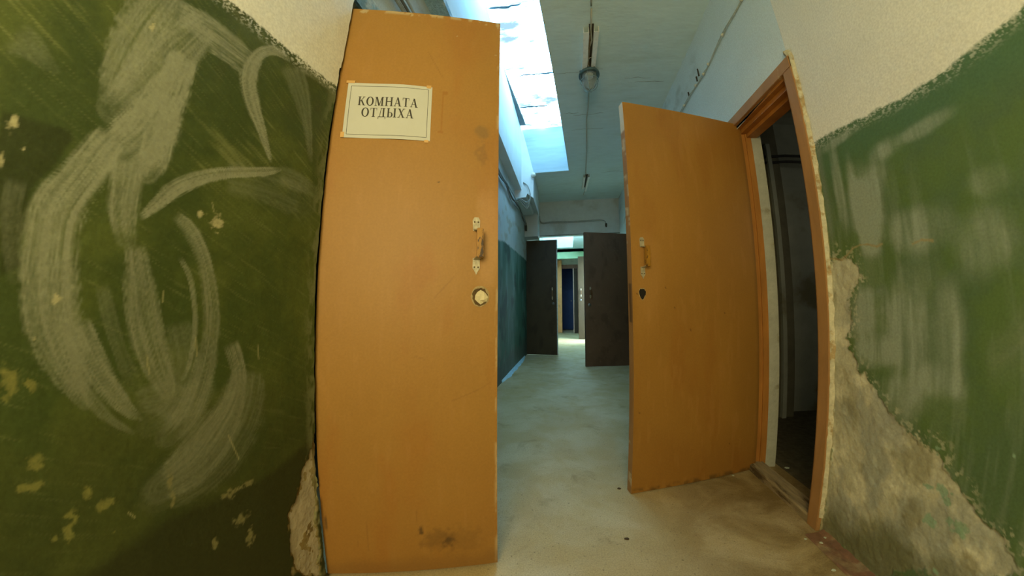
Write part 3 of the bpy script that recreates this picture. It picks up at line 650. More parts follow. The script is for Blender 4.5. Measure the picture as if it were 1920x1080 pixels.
def ragged_hole(root, xf, u, z, rx, rz, seed, wad=False, heart=False):
    r = random.Random(seed); n = 26; b = MB(); ring = []
    for k in range(n):
        a = 2*math.pi*k/n; q = r.uniform(0.88, 1.10)
        x, y = math.cos(a), math.sin(a)
        if heart: y = y*(0.95 if y > 0 else 1.15); x = x*(1-0.35*max(0, -y)); y -= 0.22*(1-min(1, abs(x)*2.2))*(1 if y > 0 else 0)
        ring.append((u+x*rx*q, z+y*rz*q, u+x*rx*1.16*r.uniform(.96, 1.05), z+y*rz*1.16*r.uniform(.96, 1.05)))
    b.add([(p[2], 0.0012, p[3]) for p in ring]+[(p[0], 0.002, p[1]) for p in ring], [(k, (k+1) % n, n+(k+1) % n, n+k) for k in range(n)])
    o = rel(b.build('lock_hole', M_RAW, xf=xf), root)
    def sub(ob): ob.parent = o; ob.matrix_parent_inverse = Matrix.Identity(4); return ob
    sub(MB().add([(p[0], 0.0008, p[1]) for p in ring], [tuple(range(n))]).build('opening', M_HOLE if heart else M_BURROW, xf=xf))
    if wad:
        b = MB(); rr = random.Random(seed+3); vs = []; nn = 11
        for k in range(nn):
            a = 2*math.pi*k/nn; vs.append((u+0.004+math.cos(a)*rx*rr.uniform(.6, .92), rr.uniform(0.002, 0.006), z-0.003+math.sin(a)*rz*rr.uniform(.55, .9)))
        for k in range(5): a = 2*math.pi*k/5+.4; vs.append((u+0.004+math.cos(a)*rx*.4, rr.uniform(0.006, 0.012), z-.003+math.sin(a)*rz*.4))
        vs.append((u+.004, 0.008, z)); fs = []
        for k in range(nn):
            i = nn+int(k*5/nn); j = nn+int((k+1)*5/nn) % 5 if k < nn-1 else nn
            fs.append((k, (k+1) % nn, i));
            if i != j: fs.append(((k+1) % nn, j, i))
        for k in range(5): fs.append((nn+k, nn+(k+1) % 5, nn+5))
        sub(b.add(vs, fs).build('paper_wad', M_PAPERWAD, xf=xf))
    return o

# -- door 1: near left, carries the paper sign
H1, F1 = (-0.756, 0.749), (-0.231, 0.960)
h1, d1, n1, L1, X1 = frame_of(H1, F1)
def d1_cols(U, V):
    C = np.ones(U.shape+(3,))*np.array(ORANGE)
    C = C*(0.90+0.22*fbm(U*3, V*2.2, 301))[..., None]
    C = mixc(C, (0.320, 0.132, 0.024), sst(fbm(U*7, V*3, 303), 0.52, 0.75)*0.45)
    C = mixc(C, (0.288, 0.120, 0.021), sst(0.62-V+(fbm(U*5, V*5, 304)-.5)*.5, 0, 0.6)*0.35)
    C = mixc(C, (0.440, 0.232, 0.080), sst(fbm(U*50, V*9, 305, 3), 0.60, 0.80)*0.12)
    # rubbed area round the handle and free edge
    q = np.hypot((U-0.535)/0.05, (V-1.12)/0.22)+(fbm(U*30, V*12, 307)-.5)*0.9
    C = mixc(C, (0.464, 0.264, 0.104), (1-sst(q, 0.4, 1.2))*0.5)
    C = mixc(C, (0.448, 0.320, 0.160), sst(U, L1-0.012, L1-0.003)*sst(fbm(U*80, V*14, 309), 0.50, 0.62)*0.8)
    # round greasy stain, soot marks
    q = np.hypot((U-0.508)/0.030, (V-1.512)/0.030)+(fbm(U*40, V*40, 311)-.5)*0.7
    C = mixc(C, (0.208, 0.128, 0.044), (1-sst(q, 0.55, 1.1))*0.65)
    q = np.hypot((U-0.505)/0.03, (V-1.43)/0.06)+(fbm(U*60, V*60, 313)-.5)*1.6
    C = mixc(C, (0.192, 0.104, 0.032), (1-sst(q, 0.3, 0.8))*0.45)
    for (cu, cv, a, b, o) in [(0.40, 0.118, 0.03, 0.02, .7), (0.315, 0.168, 0.010, 0.022, .8), (0.012, 0.21, 0.006, .035, .7), (0.365, 1.317, 0.006, 0.004, .9), (0.37, 0.13, 0.08, 0.05, .35), (0.45, 0.12, 0.09, 0.07, .2)]:
        q = np.hypot((U-cu)/a, (V-cv)/b)+(fbm(U*70, V*70, 315)-.5)*1.0
        C = mixc(C, (0.072, 0.040, 0.016), (1-sst(q, 0.3, 1.0))*o)
    C = mixc(C, (0.160, 0.080, 0.024), sst(0.09-V+(fbm(U*8, V*8, 316)-.5)*.06, 0, 0.06)*0.4)
    # ghost of an old strip of tape
    m = ((abs(U-0.366) < 0.0035) & (V > 1.50) & (V < 1.655)) | ((abs(U-0.372) < 0.010) & (abs(V-1.655) < 0.006)) | ((abs(U-0.362) < 0.009) & (abs(V-1.500) < 0.005))
    C = mixc(C, (0.288, 0.116, 0.016), m*0.6)
    # scratches
    for (u0, v0, u1, v1) in [(0.30, 0.745, 0.335, 0.735), (0.42, 0.60, 0.50, 0.63), (0.50, .63, .545, .655), (0.30, 0.24, 0.302, 0.2), (0.36, 0.93, 0.42, 1.0), (0.30, 1.83, 0.36, 1.72), (0.14, 0.21, 0.142, 0.10), (0.11, .14, .111, .12)]:
        ex, ey = u1-u0, v1-v0; t = np.clip(((U-u0)*ex+(V-v0)*ey)/(ex*ex+ey*ey), 0, 1); d = np.hypot(U-u0-t*ex, V-v0-t*ey)
        C = mixc(C, (0.208, 0.096, 0.024), (1-sst(d, 0.0008, 0.003))*0.35)
    # chipped top edge and corner
    ch = sst(V, 1.994, 2.008)*sst(fbm(U*45, V*30, 321), 0.56, 0.62)
    for (cu, cv, a, b) in [(0.045, 2.003, 0.018, 0.012), (0.556, 2.00, 0.008, 0.020), (0.225, 2.0, 0.008, .008), (0.51, 1.995, .004, .006), (0.55, 1.85, .003, .003), (0.40, 1.92, 0.004, 0.003)]:
        q = np.hypot((U-cu)/a, (V-cv)/b)+(fbm(U*90, V*90, 323)-.5)*1.0; ch = np.maximum(ch, 1-sst(q, .6, .9))
    C = mixc(C, (0.464, 0.368, 0.208), ch*0.85)
    return C
edge_raw = lambda U, V: np.ones(U.shape+(3,))*np.array((0.40, 0.22, 0.08))*(0.7+0.6*fbm(U*40, V*12, 331))[..., None]
door1 = door_root('door_1', 'orange painted door with a taped paper sign, open at the left', X1, H1)
leaf(door1, X1, L1, 0.016, 2.013, 0.038, d1_cols, edge_raw, 0.0045, lambda U, V: 0.0015*(fbm(U*3, V*2, 333)-.5))
pull_handle(door1, X1, 0.492, 1.008, 1.203, flip=1)
ragged_hole(door1, X1, 0.506, 0.936, 0.026, 0.030, 3, wad=True)

# -- door 2: near right
H2, F2 = (1.045, 1.725), (0.3057, 1.475)
h2, d2, n2, L2, X2 = frame_of(H2, F2)
def d2_cols(U, V):
    C = np.ones(U.shape+(3,))*np.array((0.325, 0.160, 0.030))
    C = C*(0.90+0.22*fbm(U*3, V*2.2, 351))[..., None]
    C = mixc(C, (0.288, 0.124, 0.021), sst(fbm(U*6, V*1.6, 353), 0.50, 0.72)*0.55)
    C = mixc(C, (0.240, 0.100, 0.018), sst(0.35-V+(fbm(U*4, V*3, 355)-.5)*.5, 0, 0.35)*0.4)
    C = mixc(C, (0.416, 0.208, 0.056), sst(fbm(U*40, V*7, 357, 3), 0.60, 0.76)*0.25)
    q = np.hypot((U-0.70)/0.10, (V-1.05)/0.3)+(fbm(U*20, V*10, 359)-.5)*0.7
    C = mixc(C, (0.432, 0.224, 0.064), (1-sst(q, 0.4, 1.1))*0.35)
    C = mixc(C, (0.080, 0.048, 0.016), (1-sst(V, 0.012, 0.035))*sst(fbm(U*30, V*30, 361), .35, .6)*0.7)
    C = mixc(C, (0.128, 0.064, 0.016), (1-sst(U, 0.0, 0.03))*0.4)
    for (cu, cv) in [(0.46, 0.79), (0.24, 0.87), (0.20, 0.18), (0.755, .968), (0.748, 0.40), (0.60, 1.0), (0.55, .9)]:
        C = mixc(C, (0.064, 0.032, 0.012), (1-sst(np.hypot(U-cu, V-cv), 0.002, 0.0055))*0.8)
    return C
def d2_edge(U, V):
    C = np.ones(U.shape+(3,))*np.array((0.33, 0.17, 0.06))*(0.75+0.5*fbm(U*40, V*10, 363))[..., None]
    m = sst(V, 1.80, 1.82); C = mixc(C, (0.62, 0.60, 0.50), m*0.9)
    C = mixc(C, (0.58, 0.50, 0.34), sst(fbm(U*30, V*16, 365), .62, .68)*0.7)
    return mixc(C, (0.05, 0.03, 0.02), ((V > 0.83) & (V < 1.02)) * 0.8*sst(abs(U+0.02), .013, .008))
door2 = door_root('door_2', 'orange painted door without a sign, open beside the dark doorway', X2, H2)
leaf(door2, X2, L2, 0.004, 1.974, 0.040, d2_cols, d2_edge, 0.006)
pull_handle(door2, X2, 0.722, 1.040, 1.245, flip=-1)
ragged_hole(door2, X2, 0.728, 0.971, 0.018, 0.026, 9, heart=True)

# -- trim of the right doorway
M_TRIM = mat('orange_trim_paint', (0.40, 0.215, 0.085), 0.55, 0.15, 10, bump=0.2, bscale=40, color2=(0.52, 0.40, 0.22), c2scale=14, c2lo=.64, c2hi=.70, stretch=(1, 1, .35))
M_TRIM2 = mat('brown_orange_frame', (0.40, 0.17, 0.035), 0.5, 0.2, 12, bump=0.15, stretch=(1, 1, .3))
t1 = empty('trim_1', (1.03, 1.22, 0)); tag(t1, 'orange wooden trim around the dark doorway on the right', 'door frame', kind='structure')
def P(mb, nm, mt, **k): return rel(mb.build(nm, mt, **k), t1)
P(MB().prism([(1.002, 1.182), (1.060, 1.182), (1.060, 1.246), (1.010, 1.250), (1.002, 1.236)], 0.0, 1.985, 'z'), 'near_jamb', M_TRIM, bevel=0.002)
P(MB().box(1.060, 1.125, 1.200, 1.244, 0.0, 1.93), 'near_stop', M_TRIM2)
def sl(x0, x1, z0, z1, dz=0.035):   # lintel pieces follow the sloping head
    return MB().add([(x0, 1.182, z0), (x1, 1.182, z0), (x1, 1.80, z0+dz), (x0, 1.80, z0+dz), (x0, 1.182, z1), (x1, 1.182, z1), (x1, 1.80, z1+dz), (x0, 1.80, z1+dz)],
                    [(0, 3, 2, 1), (4, 5, 6, 7), (0, 1, 5, 4), (1, 2, 6, 5), (2, 3, 7, 6), (3, 0, 4, 7)])
P(sl(1.000, 1.05, 1.930, 1.990), 'head_board', M_TRIM, bevel=0.002)
P(sl(1.020, 1.050, 1.916, 1.9295), 'head_bead', M_TRIM2)
P(sl(1.0505, 1.0845, 1.890, 1.935), 'head_frame', M_TRIM2)
P(sl(1.085, 1.15, 1.868, 1.895), 'head_stop', M_TRIM2)
P(MB().box(1.046, 1.114, 1.742, 1.80, 0.0, 1.955), 'far_jamb', M_TRIM2, bevel=0.002)
P(MB().box(1.075, 1.082, 1.735, 1.745, 0.0, 1.95), 'far_bead', M_TRIM2)
M_THR = mat('grey_worn_wood', (0.30, 0.24, 0.14), 0.85, 0.35, 30, bump=0.6, bscale=30, stretch=(1.5, .25, 1), color2=(0.11, 0.075, 0.035), c2scale=16, c2lo=.5, c2hi=.6)
P(MB().prism([(1.005, 0.0), (1.005, 0.030), (1.012, 0.036), (1.095, 0.036), (1.10, 0.0)], 1.235, 1.745), 'threshold', M_THR)
# -- store room behind it
M_STORE = mat('store_grey_wall', (0.40, 0.43, 0.38), 0.9, 0.15, 6, bump=0.2, color2=(0.20, 0.19, 0.12), c2scale=1.5)
M_SFLOOR = mat('rubble_floor', (0.10, 0.085, 0.05), 0.95, 0.4, 20, bump=0.8, bscale=40)
st = MB(); st.box(1.20, 2.9, 2.70, 2.8, -0.1, 2.7).box(2.8, 2.9, 0.4, 2.8, -0.1, 2.7).box(1.14, 2.9, 0.4, 0.5, -0.1, 2.7).box(1.20, 2.9, 0.4, 2.8, 2.6, 2.7)
st.box(1.14, 1.20, 0.4, 1.10, -0.1, 2.7).box(1.14, 1.20, 1.90, 2.8, -0.1, 2.7).box(1.14, 1.2, 1.10, 1.9, 2.18, 2.7)
sw = st.build('wall_store', M_STORE); tag(sw, 'dim grey walls of the store room seen through the right doorway', 'wall', kind='structure')
MB().box(1.70, 1.86, 2.56, 2.70, 0, 2.6).build('pier', mat('store_dark_pier', (0.17, 0.165, 0.12), 0.9, 0.2, 8), sw)
MB().box(1.74, 1.775, 2.53, 2.56, 0, 2.3).build('post', M_STORE, sw)
sf = MB().box(1.20, 2.9, 0.4, 2.8, -0.12, -0.002).build('floor_store', M_SFLOOR); tag(sf, 'dark littered floor of the store room behind the right doorway', 'floor', kind='structure')
for z in (2.135, 2.19):
    o = MB().tube([(1.3, 2.64, z), (1.9, 2.53, z), (2.6, 2.53, z-0.01)], 0.012).build('store_pipe', mat('dark_pipe', (0.03, 0.03, 0.028), 0.7, 0.2, 20))
    tag(o, 'thin dark pipe high on the store room wall, %s of the two' % ('lower' if z < 2.15 else 'upper'), 'pipe', 'store room pipes')

# -- door 3 and 4: brown leaves further down
P_BROWN = None
def plain_door(name, label, hinge, free, z0, z1, th, color, seed, lockz=None, handle=None, lu=0.07, edge=None, du=0.02, band=False):
    h, d, n, Lw, X = frame_of(hinge, free)
    def cols(U, V):
        C = np.ones(U.shape+(3,))*np.array(color)*(0.8+0.4*fbm(U*4, V*3, seed))[..., None]
        C = mixc(C, np.array(color)*0.55, sst(fbm(U*9, V*4, seed+3), .55, .75)*0.6)
        return mixc(C, np.array(color)*1.6, sst(fbm(U*25, V*25, seed+5), .68, .76)*0.35)
    r = door_root(name, label, X, hinge)
    leaf(r, X, Lw, z0, z1, th, cols, lambda U, V: np.ones(U.shape+(3,))*np.array(edge or color), du)
    if band: rel(MB().box(Lw-0.014, Lw+0.003, -th, 0.004, z0, z1).build('lit_edge_strip', mat('painted_edge_light', (0.50, 0.58, 0.60), .6, .2, 30), xf=X), r)  # pale strip paints the light caught by the free edge
    if handle: pull_handle(r, X, Lw-lu, handle[0], handle[1], flip=1, grip_mat=M_DARKGRIP, off=0.0)
    if lockz:
        o = rel(MB().lathe([(0.0, 0.012), (0.010, 0.012), (0.014, 0.009), (0.022, 0.006), (0.027, 0.001)], (0, 0, 0), n=18).build('lock_rose', M_STEEL, xf=lambda v: X((Lw-lu+0.015+v[0], v[2], lockz+v[1]))), r)
        kh = MB().box(-0.004, 0.004, 0, 0.002, -0.010, 0.010).build('keyhole', M_HOLE, xf=lambda v: X((Lw-lu+0.015+v[0], v[1]+0.0115, lockz+v[2])))
        kh.parent = o; kh.matrix_parent_inverse = Matrix.Identity(4)
    return r
M_STEEL = mat('dull_steel', (0.20, 0.21, 0.21), 0.4, 0.15, 30, metal=0.8)
M_DARKGRIP = mat('dark_brown_grip', (0.11, 0.06, 0.025), 0.4, 0.2, 30)
plain_door('door_3', 'dark brown door leaf standing across the left half of the corridor end', (-0.838, 5.79), (-0.19, 5.78), 0.010, 2.27, 0.04, (0.052, 0.038, 0.020), 401, 1.0, (1.07, 1.32), 0.095, edge=(0.55, 0.6, 0.6), band=True)  # pale edge colour and strip stand in for light on the rim
plain_door('door_4', 'brown door leaf opened into the corridor from the right wall', (1.015, 4.935), (0.272, 4.706), 0.010, 2.115, 0.04, (0.13, 0.078, 0.046), 421, 0.961, (1.06, 1.243), 0.085, edge=(0.10, 0.06, 0.04))

# ------------------------------------------------------------------ end of the corridor: header wall and the corridor beyond
hd = MB(); hd.box(-0.95, 1.14, 5.90, 6.05, 2.385, 3.4)
hw = hd.build('wall_header', M_WHITE); tag(hw, 'white wall panel above the brown doors at the corridor end', 'wall', kind='structure')
MB().box(-0.54, 1.02, 5.893, 5.90, 2.375, 2.392).build('joint_strip', mat('grey_joint', (0.18, 0.22, 0.22), .9, .3, 30), hw)
fw = MB().box(-0.95, -0.85, 5.75, 11.5, 0, 3.9).box(1.02, 1.12, 5.9, 8.15, 0, 3.4).box(1.02, 1.12, 8.95, 11.5, 0, 3.4).box(1.02, 1.12, 8.15, 8.95, 2.2, 3.4)
fw.box(-0.95, -0.8, 5.9, 6.02, 0, 2.385)
fwo = fw.build('wall_beyond', mat('beyond_pale_green', (0.46, 0.56, 0.44), 0.8, 0.1, 5)); tag(fwo, 'pale walls of the further corridor between the brown doors', 'wall', kind='structure')
fc = MB().box(0.20, 1.14, 6.05, 10.62, 3.06, 3.2).box(-0.95, 0.20, 6.05, 7.2, 3.06, 3.2).box(-0.95, 0.20, 10.35, 10.62, 3.06, 3.2).box(-0.95, 1.14, 10.6, 11.5, 2.95, 3.2).box(0.2, 0.3, 7.2, 10.4, 3.2, 3.6).box(-0.95, 0.3, 10.35, 10.45, 3.2, 3.6).box(-0.95, 0.3, 7.1, 7.2, 3.2, 3.6)
fco = fc.build('ceiling_beyond', M_CEIL); tag(fco, 'ceiling of the further corridor with a second roof light', 'ceiling', kind='structure')
w2 = empty('window_2', (-0.3, 8.8, 3.6)); tag(w2, 'second roof light glowing above the further corridor', 'window', kind='structure')
for i in range(4): rel(MB().box(-0.86, 0.22, 7.2+i*0.8, 7.99+i*0.8, 3.6, 3.61).build('pane', M_SKYL), w2)
gh = MB().box(-0.95, 1.12, 10.60, 10.72, 2.71, 3.06)
gho = gh.build('wall_green_header', mat('light_green_paint', (0.42, 0.60, 0.36), 0.7, 0.08, 5)); tag(gho, 'light green painted header band far along the corridor', 'wall', kind='structure')
ew = MB().box(-0.95, -0.225, 11.4, 11.55, 0, 3.2).box(0.42, 1.12, 11.4, 11.55, 0, 3.2).box(-0.225, 0.42, 11.4, 11.55, 2.60, 3.2)
ewo = ew.build('wall_end', mat('end_grey_wall', (0.40, 0.39, 0.33), 0.85, 0.15, 6)); tag(ewo, 'grey end wall with the doorway into the blue room', 'wall', kind='structure')
t2 = MB().box(-0.225, -0.19, 11.36, 11.42, 0, 2.60).box(0.385, 0.42, 11.36, 11.42, 0, 2.60).box(-0.225, 0.42, 11.36, 11.42, 2.45, 2.60)
t2o = t2.build('trim_2', mat('red_brown_frame', (0.20, 0.09, 0.06), 0.6, 0.2, 10)); tag(t2o, 'red-brown frame of the doorway into the blue room', 'door frame', kind='structure')
M_BLUE = mat('deep_blue_paint', (0.006, 0.040, 0.115), 0.5, 0.2, 4)
br = MB().box(-1.4, 1.3, 13.3, 13.4, 0, 3).box(-1.4, -1.3, 11.55, 13.4, 0, 3).box(-1.4, 1.3, 11.5, 13.4, 2.8, 3.0).box(1.2, 1.3, 11.5, 13.4, 0, 3.0).box(-1.4, -.95, 11.5, 11.56, 0, 3).box(1.12, 1.3, 11.5, 11.56, 0, 3)
bro = br.build('wall_blue_room', M_BLUE); tag(bro, 'deep blue walls of the room at the far end', 'wall', kind='structure')
bt = empty('blue_cabinet', (0.0, 12.9, 0)); tag(bt, 'dark blue panel cabinet standing in the blue room', 'cabinet')
rel(MB().box(-0.20, 0.26, 12.9, 13.2, 0.02, 1.72).build('body', mat('dark_blue_board', (0.010, 0.040, 0.13), .5, .15, 6), bevel=.01), bt)
rel(MB().lathe([(0.0, 0.02), (0.02, 0.02), (0.025, 0.0)], (0.16, 12.9, 1.25), (0, -1, 0), 10).build('knob', M_STEEL), bt)
plain_door('door_5', 'beige door leaf seen past the right brown door', (0.98, 9.05), (0.325, 9.0), 0.010, 2.49, 0.04, (0.055, 0.038, 0.018), 441, 1.17, (1.26, 1.52), 0.08)
plain_door('door_6', 'light orange door leaf edge far down the corridor', (-0.84, 11.30), (-0.205, 11.28), 0.010, 2.77, 0.04, (0.85, 0.38, 0.14), 451, None, None)
plain_door('door_7', 'dark brown door half open in the blue room doorway', (0.385, 11.36), (0.245, 11.10), 0.010, 2.42, 0.04, (0.10, 0.06, 0.05), 461, 1.2, None, 0.05, edge=(0.42, 0.26, 0.22))
# outside the side doorway of the further corridor
yo = MB().box(1.12, 2.6, 8.05, 8.15, 0, 2.6).box(1.12, 2.6, 8.95, 9.05, 0, 2.6).box(2.5, 2.6, 8.05, 9.05, 0, 2.6).box(1.12, 2.6, 8.05, 9.05, 2.5, 2.6).box(1.12, 2.6, 8.05, 9.05, -0.1, 0)
yo = yo.build('wall_side_room', M_LIME); tag(yo, 'bright side room lighting the further corridor floor', 'wall', kind='structure')

# ------------------------------------------------------------------ rest room behind door 1, kept dark and closed
rr = MB().box(-2.6, -2.5, 0.1, 2.2, 0, 2.4).box(-2.6, -0.93, 0.1, 0.2, 0, 2.4).box(-2.6, -0.81, 2.1, 2.2, 0, 2.4).box(-2.6, -0.81, 0.1, 2.2, 2.3, 2.4).box(-2.6, -1.2, 0.1, 2.2, -0.1, 0).box(-0.93, -0.81, 1.5, 2.2, 0, 2.4).box(-0.93, -.81, .1, .62, 0, 2.4)
rro = rr.build('wall_rest_room', mat('rest_room_grey', (0.10, 0.12, 0.11), 0.9, 0.2, 5)); tag(rro, 'dark room behind the signed door', 'wall', kind='structure')
MB().box(-0.93, -0.81, 0.6, 1.55, 2.13, 3.4).box(-0.93, -0.805, 1.5, 5.9, 0, 3.9).box(-0.93, -0.75, -1.1, 0.6, 0, 3.4).box(-.93, -.81, .6, 5.9, 2.7, 3.95).build('wall_core', M_PLASTER, rro)
MB().box(1.03, 1.14, -1.1, 1.10, 0, 3.4).box(1.03, 1.14, 1.9, 5.95, 0, 3.4).box(1.03, 1.14, 1.1, 1.9, 2.2, 3.4).build('wall_core', M_PLASTER, wr)
# ------------------------------------------------------------------ end wall behind the photographer with an added unseen window
bw = MB().box(-0.93, 1.14, -1.15, -1.05, 0, 0.95).box(-0.93, 1.14, -1.15, -1.05, 2.30, 3.4).box(-0.93, -0.66, -1.15, -1.05, .95, 2.3).box(0.42, 1.14, -1.15, -1.05, .95, 2.3)
bwo = bw.build('wall_back', mat('back_wall_cream', (0.62, 0.58, 0.45), 0.85, 0.1, 5)); tag(bwo, 'cream end wall with an added window behind the viewpoint', 'wall', kind='structure')
w3 = empty('window_added', (-0.12, -1.1, 0.95)); tag(w3, 'plain added two-light window in the end wall behind the viewpoint', 'window', kind='structure')
M_WF = mat('window_frame_white', (0.6, 0.6, 0.55), 0.6, 0.1, 8)
f3 = MB().box(-0.66, -0.60, -1.14, -1.06, .95, 2.3).box(0.36, 0.42, -1.14, -1.06, .95, 2.3).box(-0.66, 0.42, -1.14, -1.06, .95, 1.01).box(-0.66, .42, -1.14, -1.06, 2.24, 2.3).box(-0.15, -0.09, -1.14, -1.06, 1.01, 2.24)
rel(f3.build('frame', M_WF), w3)
M_GLASS = bpy.data.materials.new('window_glass'); M_GLASS.use_nodes = True; g_ = M_GLASS.node_tree.nodes['Principled BSDF']; g_.inputs['Transmission Weight'].default_value = 1; g_.inputs['Roughness'].default_value = 0.02; g_.inputs['Base Color'].default_value = (0.9, 0.95, 0.95, 1)
for x0, x1 in ((-0.60, -0.15), (-0.09, 0.36)): rel(MB().box(x0, x1, -1.105, -1.10, 1.01, 2.24).build('pane', M_GLASS), w3)

# ------------------------------------------------------------------ paper sign on door 1
M_PAPER = mat('sign_paper', (0.52, 0.53, 0.48), 0.6, 0.03, 8)
M_INK = mat('sign_ink', (0.045, 0.040, 0.032), 0.7, 0.3, 300)
M_TAPE = mat('clear_tape', (0.60, 0.36, 0.13), 0.3, 0.1, 20)
SW, SH = 0.290, 0.212
SU, SZ, SR = 0.036, 1.669, 0.018
def sign_xf(v):   # v = (x right, y proud, z up) from the sheet's top left corner
    x, p, z = v
    w = 0.0022+0.0030*math.sin(math.pi*x/SW)*(0.5+0.5*math.cos(math.pi*z/SH))+0.0012*math.sin(9*x/SW+2)
    return X1((SU+x*math.cos(SR)-z*math.sin(SR)*0.9, w+p, SZ+z+x*math.sin(SR)))
sg = empty('paper_sign', tuple(X1((SU+SW/2, 0.002, SZ-SH)))); tag(sg, 'white paper sign with Cyrillic lettering in a thin frame, taped on the orange door', 'sign')
n = 18; b = MB()
vs = [(SW*i/n, p, -SH*j/n) for p in (0.0, -0.0004) for i in range(n+1) for j in range(n+1)]; q = (n+1)**2
fs = [(i*(n+1)+j, i*(n+1)+j+1, (i+1)*(n+1)+j+1, (i+1)*(n+1)+j) for i in range(n) for j in range(n)]
fs += [tuple(q+k for k in f[::-1]) for f in fs]
rel(b.add(vs, fs).build('sheet', M_PAPER, xf=sign_xf), sg)
bd = MB(); t = 0.0011
def strip(mb, x0, z0, x1, z1, w, p=0.0004, k=14):
    a = Vector((x0, z0)); c = Vector((x1, z1)); dn = (c-a).normalized(); nn = Vector((-dn.y, dn.x))*w/2; vs = []
    for i in range(k+1):
        m_ = a+(c-a)*i/k; vs += [(m_.x+nn.x, p, m_.y+nn.y), (m_.x-nn.x, p, m_.y-nn.y)]
    mb.add(vs, [(2*i, 2*i+1, 2*i+3, 2*i+2) for i in range(k)])
I = 0.0125
for a in ((I, -I, SW-I, -I), (SW-I, -I, SW-I, -SH+I), (SW-I, -SH+I, I, -SH+I), (I, -SH+I, I, -I)): strip(bd, *a, 0.0013)
rel(bd.build('border_line', M_INK, xf=sign_xf), sg)
# bold serif capitals drawn as strokes in a unit cap height
def ell(cx, cy, rx, ry, irx, iry, a0=0, a1=360, k=28):
    Q = []
    for i in range(k):
        A = math.radians(a0+(a1-a0)*i/k); B = math.radians(a0+(a1-a0)*(i+1)/k)
        Q.append([(cx+rx*math.cos(A), cy+ry*math.sin(A)), (cx+rx*math.cos(B), cy+ry*math.sin(B)), (cx+irx*math.cos(B), cy+iry*math.sin(B)), (cx+irx*math.cos(A), cy+iry*math.sin(A))])
    return Q
R_ = lambda x0, x1, y0, y1: [(x0, y0), (x1, y0), (x1, y1), (x0, y1)]
D_ = lambda x0, y0, x1, y1, w: [(x0-w/2, y0), (x0+w/2, y0), (x1+w/2, y1), (x1-w/2, y1)]
S_ = lambda c, y, h=0.17: R_(c-h, c+h, y, y+0.055)
GL = {
 'К': (0.92, [R_(.10, .29, 0, 1), S_(.195, 0, .19), S_(.195, .945, .19), D_(.34, .50, .72, .95, .09), S_(.72, .945, .15), D_(.44, .58, .76, .02, .20), S_(.78, 0, .15), R_(.26, .42, .47, .55)]),
 'О': (0.98, ell(.49, .5, .47, .52, .26, .45)),
 'М': (1.20, [R_(.12, .20, 0, 1), S_(.16, 0, .15), R_(.02, .30, .945, 1), D_(.25, 1, .58, .02, .20), D_(.90, 1, .60, .02, .08), R_(.86, 1.05, 0, 1), S_(.955, 0, .20), R_(.86, 1.16, .945, 1)]),
 'Н': (1.02, [R_(.10, .29, 0, 1), S_(.195, 0, .19), S_(.195, .945, .19), R_(.73, .92, 0, 1), S_(.825, 0, .19), S_(.825, .945, .19), R_(.29, .73, .47, .54)]),
 'А': (0.96, [D_(.14, .03, .46, 1.0, .07), D_(.76, .03, .46, 1.0, .20), R_(.24, .66, .29, .35), S_(.13, 0, .14), S_(.79, 0, .17)]),
 'Т': (0.90, [R_(.355, .545, 0, 1), S_(.45, 0, .20), R_(.04, .86, .945, 1), D_(.07, .72, .06, .95, .05), D_(.83, .72, .84, .95, .05)]),
 'Д': (1.00, [R_(.60, .79, .05, 1), D_(.22, .05, .40, 1, .07), R_(.30, .90, .945, 1), R_(.04, .96, .0, .06), D_(.07, -.22, .06, .04, .06), D_(.93, -.22, .94, .04, .06)]),
 'Ы': (1.22, [R_(.10, .29, 0, 1), S_(.195, 0, .19), S_(.195, .945, .19), R_(.28, .48, 0, .055), R_(.28, .48, .50, .555), R_(.90, 1.09, 0, 1), S_(.995, 0, .19), S_(.995, .945, .19)]+ell(.46, .278, .29, .278, .10, .222, -90, 90, 14)),
 'Х': (0.96, [D_(.22, 1, .74, 0, .21), D_(.76, 1, .18, 0, .08), S_(.19, .945, .18), S_(.80, .945, .15), S_(.16, 0, .15), S_(.76, 0, .18)]),
}
def word(txt, xc, zbase, cap, total):
    adv = sum(GL[c][0] for c in txt)+0.10*(len(txt)-1); sx = total/adv; x = xc-total/2; k = 0
    for c in txt:
        w, quads = GL[c]; mb = MB()
        for Q in quads: mb.add([(x+px*sx, 0.0005, zbase+py*cap) for px, py in Q], [(0, 1, 2, 3)])
        rel(mb.build('letter', M_INK, xf=sign_xf), sg); x += (w+0.10)*sx
word('КОМНАТА', 0.142, -0.089, 0.0345, 0.203)
word('ОТДЫХА', 0.143, -0.132, 0.0345, 0.176)
for (x, z, w_, h_) in [(0.008, 0.004, 0.03, 0.010), (0.0, -SH+0.01, 0.012, 0.02), (SW-0.012, 0.0, 0.016, 0.012), (SW-0.012, -SH-0.002, 0.014, 0.010)]:
    rel(MB().box(x-w_/2, x+w_/2, 0.0002, 0.0008, z-h_/2, z+h_/2).build('tape', M_TAPE, xf=sign_xf), sg)

